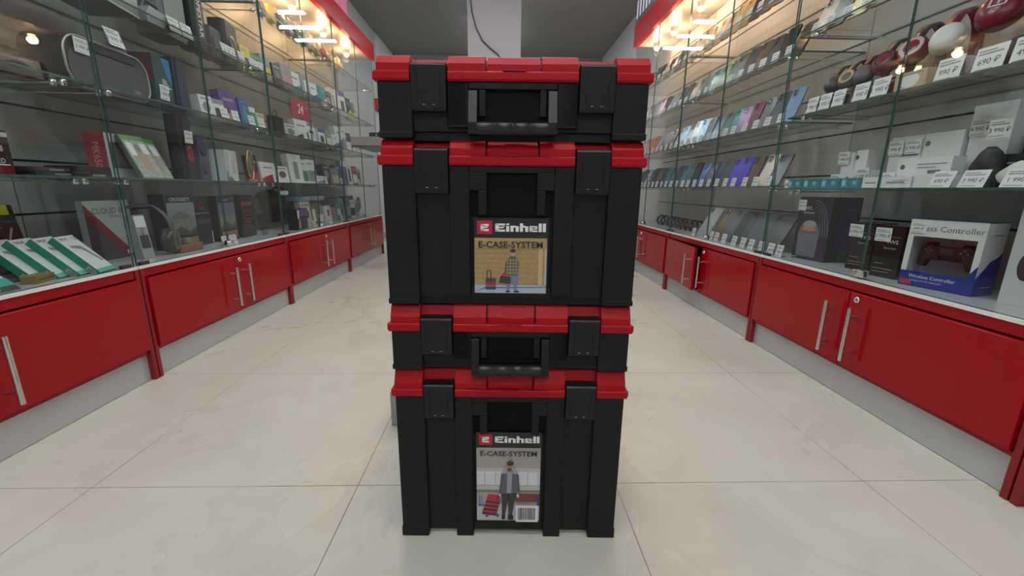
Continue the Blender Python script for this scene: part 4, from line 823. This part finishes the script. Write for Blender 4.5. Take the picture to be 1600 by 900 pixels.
e = tower(.075, .07, .27, HB, C((.03, .03, .034), .5), [(.45, C((.25, .02, .04))), (.35, C((.25, .02, .04)))]); tag(place(e, -1, 1.945, .708, -1.36, 6), 'tall black speaker with small red rings on the first left shelf', 'speaker')
on_box(e, .0, .155, '1 490 ₽', 'price tag halfway up the tall black speaker', .055, .05)
e = tower(.10, .07, .20, C((.05, .05, .09), .4), C((.10, .09, .17), .4), [(.7, C((.07, .06, .1))), (.3, C((.07, .06, .1)))]); tag(place(e, -1, 2.075, .708, -1.39, 6), 'purplish grey speaker right of the tall black one', 'speaker')
o = carton('lamp_box', .13, .08, .150, C((.66, .70, .72), .35), [('p', [(-.065, .0), (.02, .0), (-.065, .05)], C((.15, .15, .16))), ('r', -.005, .04, .045, .11, C((.50, .56, .60))), ('t', 'LED', .016, .02, .125, M_INKG), ('r', -.055, .02, -.03, .14, C((.5, .53, .55)))]); tag(place(o, -1, 2.235, .708, -1.365, 10), 'white box with a grey lamp picture, beside the gold-rimmed lamp', 'box')
def ring_lamp():
    e = empty('oval_lamp'); b = MB(); n = 28; pts = []
    for k in range(n): t = 2*math.pi*k/n; pts.append((.036*math.cos(t), .02, .085+.075*math.sin(t)*(1)))
    b.tube(pts, .0045, mat('gold_rim', (.65, .38, .16), .25, .9), 8, True); b.build('rim', e)
    g = MB(); g.ell(0, .085, .033, .072, .022, C((.10, .08, .07), .2), 28); g.ell(0, .105, .024, .040, .0205, C((.16, .18, .18), .2), 24); g.build('face', e)
    MB().lathe([(.03, 0), (.032, .008), (.02, .014), (.006, .016)], C((.30, .09, .03), .3), 20, Matrix.Translation((0, .022, 0))).build('base', e); return e
e = ring_lamp(); tag(place(e, -1, 2.365, .708, -1.325, 8), 'gold rimmed oval lamp on the first left shelf', 'lamp')
fill('first left shelf', .708, -1.36, [(2.49, .06, .15, 'black', 'red'), (2.60, .15, .115, 'white', 'red'), (2.745, .12, .10, 'white', 'brown'), (2.93, .135, .185, 'white', 'grey'), (3.09, .10, .16, 'white', 'green'), (3.20, .10, .17, 'white', 'grey'), (3.33, .12, .06, 'white', 'grey'), (3.47, .12, .15, 'black', 'grey'), (3.60, .10, .13, 'grey', 'cream'), (3.72, .10, .16, 'dark blue', 'black'), (3.86, .12, .20, 'purple', 'white'), (3.99, .10, .19, 'white', 'dark blue'), (4.12, .09, .17, 'red', 'white'), (4.25, .09, .15, 'grey', 'black')], 11)
for i, y in enumerate((2.50, 3.21, 3.52, 3.95)): price_tag(-1, y, .708, -1.285, PR[i+1], 'price tag on the first left shelf, %s from the near end' % ORD[i], .045, .05)
# shelf 2 (z .990): big portable speaker
def boombox():
    e = empty('portable_speaker'); w_, h, d = .36, .165, .13
    b = MB(); b.prism(rr_pts(-w_/2, 0, w_/2, h, .062, 8), .004, d, 'y', C((.045, .045, .05), .55)); b.build('body', e, bevel=.006, seg=3)
    r_ = MB(); pts = [(p[0], .003, p[1]) for p in rr_pts(-w_/2+.004, .004, w_/2-.004, h-.004, .06, 8)]; r_.tube(pts, .004, mat('speaker_rim', (.42, .43, .44), .3, .6), 8, True); r_.build('rim', e)
    g = MB(); g.prism(rr_pts(-w_/2+.012, .010, w_/2-.012, h-.040, .052, 8), .000, .005, 'y', C((.07, .07, .078), .7)); g.text('T&G', .016, w_/2-.075, .035, -.0006, C((.5, .5, .5))); g.build('grille', e)
    h_ = MB(); h_.prism(rr_pts(-.11, h-.036, .12, h-.012, .010), -.002, .012, 'y', C((.015, .015, .016), .3)); h_.build('handle', e); return e
bxo = tag(place(boombox(), -1, 1.645, .990, -1.375, 4), 'large oval grey portable speaker with a silver rim', 'portable speaker')
on_box(bxo, -.115, .108, '3 490 ₽', 'price tag on the upper left of the large oval speaker', .058, .045, .006)
price_tag(-1, 1.66, 1.157, -1.35, '3 990 ₽', 'price tag standing on top of the large oval speaker', .062, .06, lean=8)
o = carton('speaker_box', .115, .08, .20, C((.03, .075, .085), .3), [('p', [(.0, .20), (.057, .20), (.057, .10), (.03, .13)], C((.03, .22, .5))), ('t', 'JBL', .032, .008, .105, KW), ('r', -.04, .085, .045, .09, KW), ('L', 'r', 0, .1, .08, .2, C((.12, .02, .04)))]); tag(place(o, -1, 1.895, .990, -1.385, 8), 'dark teal speaker box with white letters right of the oval speaker', 'speaker box')
on_box(o, -.015, .035, '1 990 ₽', 'price tag low on the dark teal speaker box', .06, .055)
fill('second left shelf near the camera', .990, -1.36, [(1.08, .14, .06, 'dark blue', 'grey'), (1.22, .12, .075, 'black', 'grey'), (1.345, .12, .05, 'brown', 'black')], 5)
e = tower(.07, .07, .22, C((.02, .028, .05), .35), C((.03, .04, .08), .4)); tag(place(e, -1, 2.00, .990, -1.385, 5), 'dark navy speaker behind the second glass joint', 'speaker')
fill('second left shelf', .990, -1.345, [(2.105, .075, .10, 'white', 'grey'), (2.19, .075, .10, 'white', 'grey'), (2.30, .11, .16, 'purple', 'pink'), (2.40, .06, .145, 'blue', 'teal'), (2.49, .08, .12, 'green', 'white'), (2.575, .06, .10, 'cream', 'green'), (2.92, .12, .09, 'white', 'grey'), (3.07, .13, .14, 'white', 'dark blue'), (3.22, .12, .15, 'white', 'grey'), (3.36, .10, .12, 'white', 'blue'), (3.50, .10, .13, 'grey', 'white'), (3.62, .09, .11, 'white', 'teal'), (3.75, .10, .19, 'white', 'purple'), (3.87, .10, .20, 'white', 'grey'), (3.99, .10, .17, 'dark blue', 'white'), (4.12, .10, .15, 'white', 'pink'), (4.25, .10, .13, 'grey', 'white')], 21)
for i, y in enumerate((2.12, 2.205, 2.34, 2.43, 2.95, 3.05)): price_tag(-1, y, .990, -1.29, PR[i], 'price tag on the second left shelf, %s from the near end' % ORD[i], .055, .05)
e = empty('gift_bag'); tag(e, 'small black bag with a loop handle on the second left shelf', 'bag'); b = MB(); b.prism([(-.06, 0), (.06, 0), (.052, .11), (-.052, .11)], 0, .05, 'y', C((.02, .02, .022), .5)); b.build('body', e, bevel=.002)
MB().tube([(-.03, .025, .108), (-.022, .022, .14), (0, .02, .152), (.022, .022, .14), (.03, .025, .108)], .003, C((.02, .02, .02), .5), 6).build('handle', e); place(e, -1, 2.76, .990, -1.36, 5)
# shelf 3 (z 1.285)
def blister(w_, h, m, m2):
    b = MB(); b.prism(rr_pts(-w_/2, 0, w_/2, h, .01), .006, .008, 'y', m2); b.prism(rr_pts(-w_*.36, h*.08, w_*.36, h*.62, .012), -.022, .006, 'y', m); b.ell(0, h*.92, .008, .006, .0055, C((.03, .03, .03)), 14); return b.build('blister_pack', bevel=.002)
o = carton('console_box', .32, .16, .07, C((.30, .33, .33), .35), [('r', -.15, .02, .1, .03, M_INKG), ('r', -.16, 0, .16, .006, KW)]); tag(place(o, -1, 1.62, 1.285, -1.32, 10), 'long pale grey flat box on the third left shelf above the speaker', 'box')
e = empty('steam_iron'); b = MB(); b.prism([(-.07, 0), (.06, 0), (.075, .02), (.05, .05), (-.05, .06), (-.07, .03)], .0, .07, 'y', C((.38, .40, .40), .3)); b.build('body', e, bevel=.006); MB().tube([(-.045, .035, .055), (-.03, .035, .09), (.03, .035, .085), (.04, .035, .05)], .008, C((.1, .1, .1), .4), 8).build('handle', e); tag(place(e, -1, 1.86, 1.285, -1.33, 0), 'silver grey rounded appliance on the third left shelf', 'appliance')
e = tower(.16, .12, .26, C((.20, .21, .21), .4), C((.27, .28, .28), .45)); tag(place(e, -1, 2.00, 1.285, -1.37, 4), 'big pale grey rounded speaker with two tags at the second glass joint', 'speaker')
for y, lab in ((1.905, 'left price tag before the pale grey rounded speaker'), (1.975, 'right price tag before the pale grey rounded speaker')): price_tag(-1, y, 1.285, -1.31, '5 990 ₽', lab, .06, .052)
e = tower(.085, .085, .30, HB, C((.03, .03, .032), .5), (), 'HOPESTAR', KW); tag(place(e, -1, 2.14, 1.285, -1.36, 6), 'tall black speaker with vertical white lettering', 'speaker')
for k, (y, w_, h, lab) in enumerate(((2.255, .12, .13, 'low black speaker right of the lettered one'), (2.385, .13, .20, 'wide black speaker under the bright strip on the third left shelf'))):
    e = tower(w_, .08, h, HB, C((.04, .042, .05), .5), [(.5, C((.06, .06, .065)))]); tag(place(e, -1, y, 1.285, -1.37, 6), lab, 'speaker', 'black speakers on the third left shelf')
fill('third left shelf', 1.285, -1.35, [(2.50, .08, .13, 'yellow', 'black'), (2.60, .09, .12, 'green', 'white'), (2.70, .09, .14, 'grey', 'yellow'), (2.80, .09, .12, 'black', 'brown'), (2.92, .11, .15, 'grey', 'pink'), (3.05, .11, .14, 'white', 'teal'), (3.18, .11, .16, 'grey', 'white'), (3.31, .10, .13, 'white', 'blue'), (3.50, .10, .15, 'teal', 'white'), (3.62, .10, .14, 'dark blue', 'pink'), (3.75, .11, .19, 'white', 'pink'), (3.88, .10, .20, 'white', 'purple'), (4.02, .10, .17, 'black', 'yellow'), (4.15, .10, .16, 'green', 'yellow'), (4.28, .09, .14, 'cream', 'grey')], 31)
for i, y in enumerate((2.19, 2.245, 2.32, 2.41, 2.50)): price_tag(-1, y, 1.285, -1.29, PR[i+1], 'price tag on the third left shelf, %s from the near end' % ORD[i], .052, .048)
# shelf 4 (z 1.605)
YE = C((.75, .55, .01), .4)
for i, (y, w_, h, m, m2, lab) in enumerate(((2.66, .08, .13, C((.3, .25, .2)), C((.5, .48, .42)), 'cream blister pack on the top left shelf before the yellow one'), (2.76, .10, .16, YE, YE, 'bright yellow blister pack on the top left shelf, left of its twin'), (2.87, .09, .15, C((.05, .05, .05)), YE, 'yellow backed black blister pack on the top left shelf'), (2.97, .09, .15, C((.4, .42, .44)), C((.5, .5, .52)), 'silver blister pack right of the yellow packs'), (3.07, .09, .14, C((.06, .06, .06)), C((.3, .3, .3)), 'dark blister pack on the top left shelf'), (3.17, .09, .15, C((.10, .3, .12)), C((.5, .5, .45)), 'green blister pack on the top left shelf'), (3.28, .09, .14, C((.5, .5, .48)), C((.6, .6, .58)), 'white blister pack next to the cluster of gold packs'), (3.38, .09, .16, C((.6, .42, .16)), C((.65, .5, .3)), 'gold blister pack left of the tagged one'), (3.52, .09, .15, C((.4, .08, .08)), C((.6, .5, .4)), 'red centred blister pack behind the top shelf price tag'), (3.64, .09, .15, C((.62, .45, .2)), C((.6, .5, .35)), 'gold blister pack right of the top shelf price tag'), (3.77, .10, .16, C((.6, .46, .24)), C((.3, .22, .1)), 'tan and brown blister pack on the top left shelf'), (3.90, .09, .15, C((.5, .42, .3)), C((.66, .5, .3)), 'farthest gold blister pack on the top left shelf'))):
    tag(place(blister(w_, h, m, m2), -1, y, 1.605, -1.345, 5, 10), lab, 'blister pack', 'blister packs on the top left shelf')
price_tag(-1, 3.55, 1.605, -1.29, '990 ₽', 'single white price tag on the top left shelf', .05, .05)
# thin red plate with a pale 24, set on the glass
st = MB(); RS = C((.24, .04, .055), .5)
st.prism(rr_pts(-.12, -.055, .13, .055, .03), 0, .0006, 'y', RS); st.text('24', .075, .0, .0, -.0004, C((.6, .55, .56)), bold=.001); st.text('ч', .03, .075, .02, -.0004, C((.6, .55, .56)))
tag(st.build('round_the_clock_mark', None, (XL+.0048-.0095+.0065, 2.80, 1.150), (0, 0, R(90))), 'dull red mark reading 24 on the left glass doors', 'sticker')
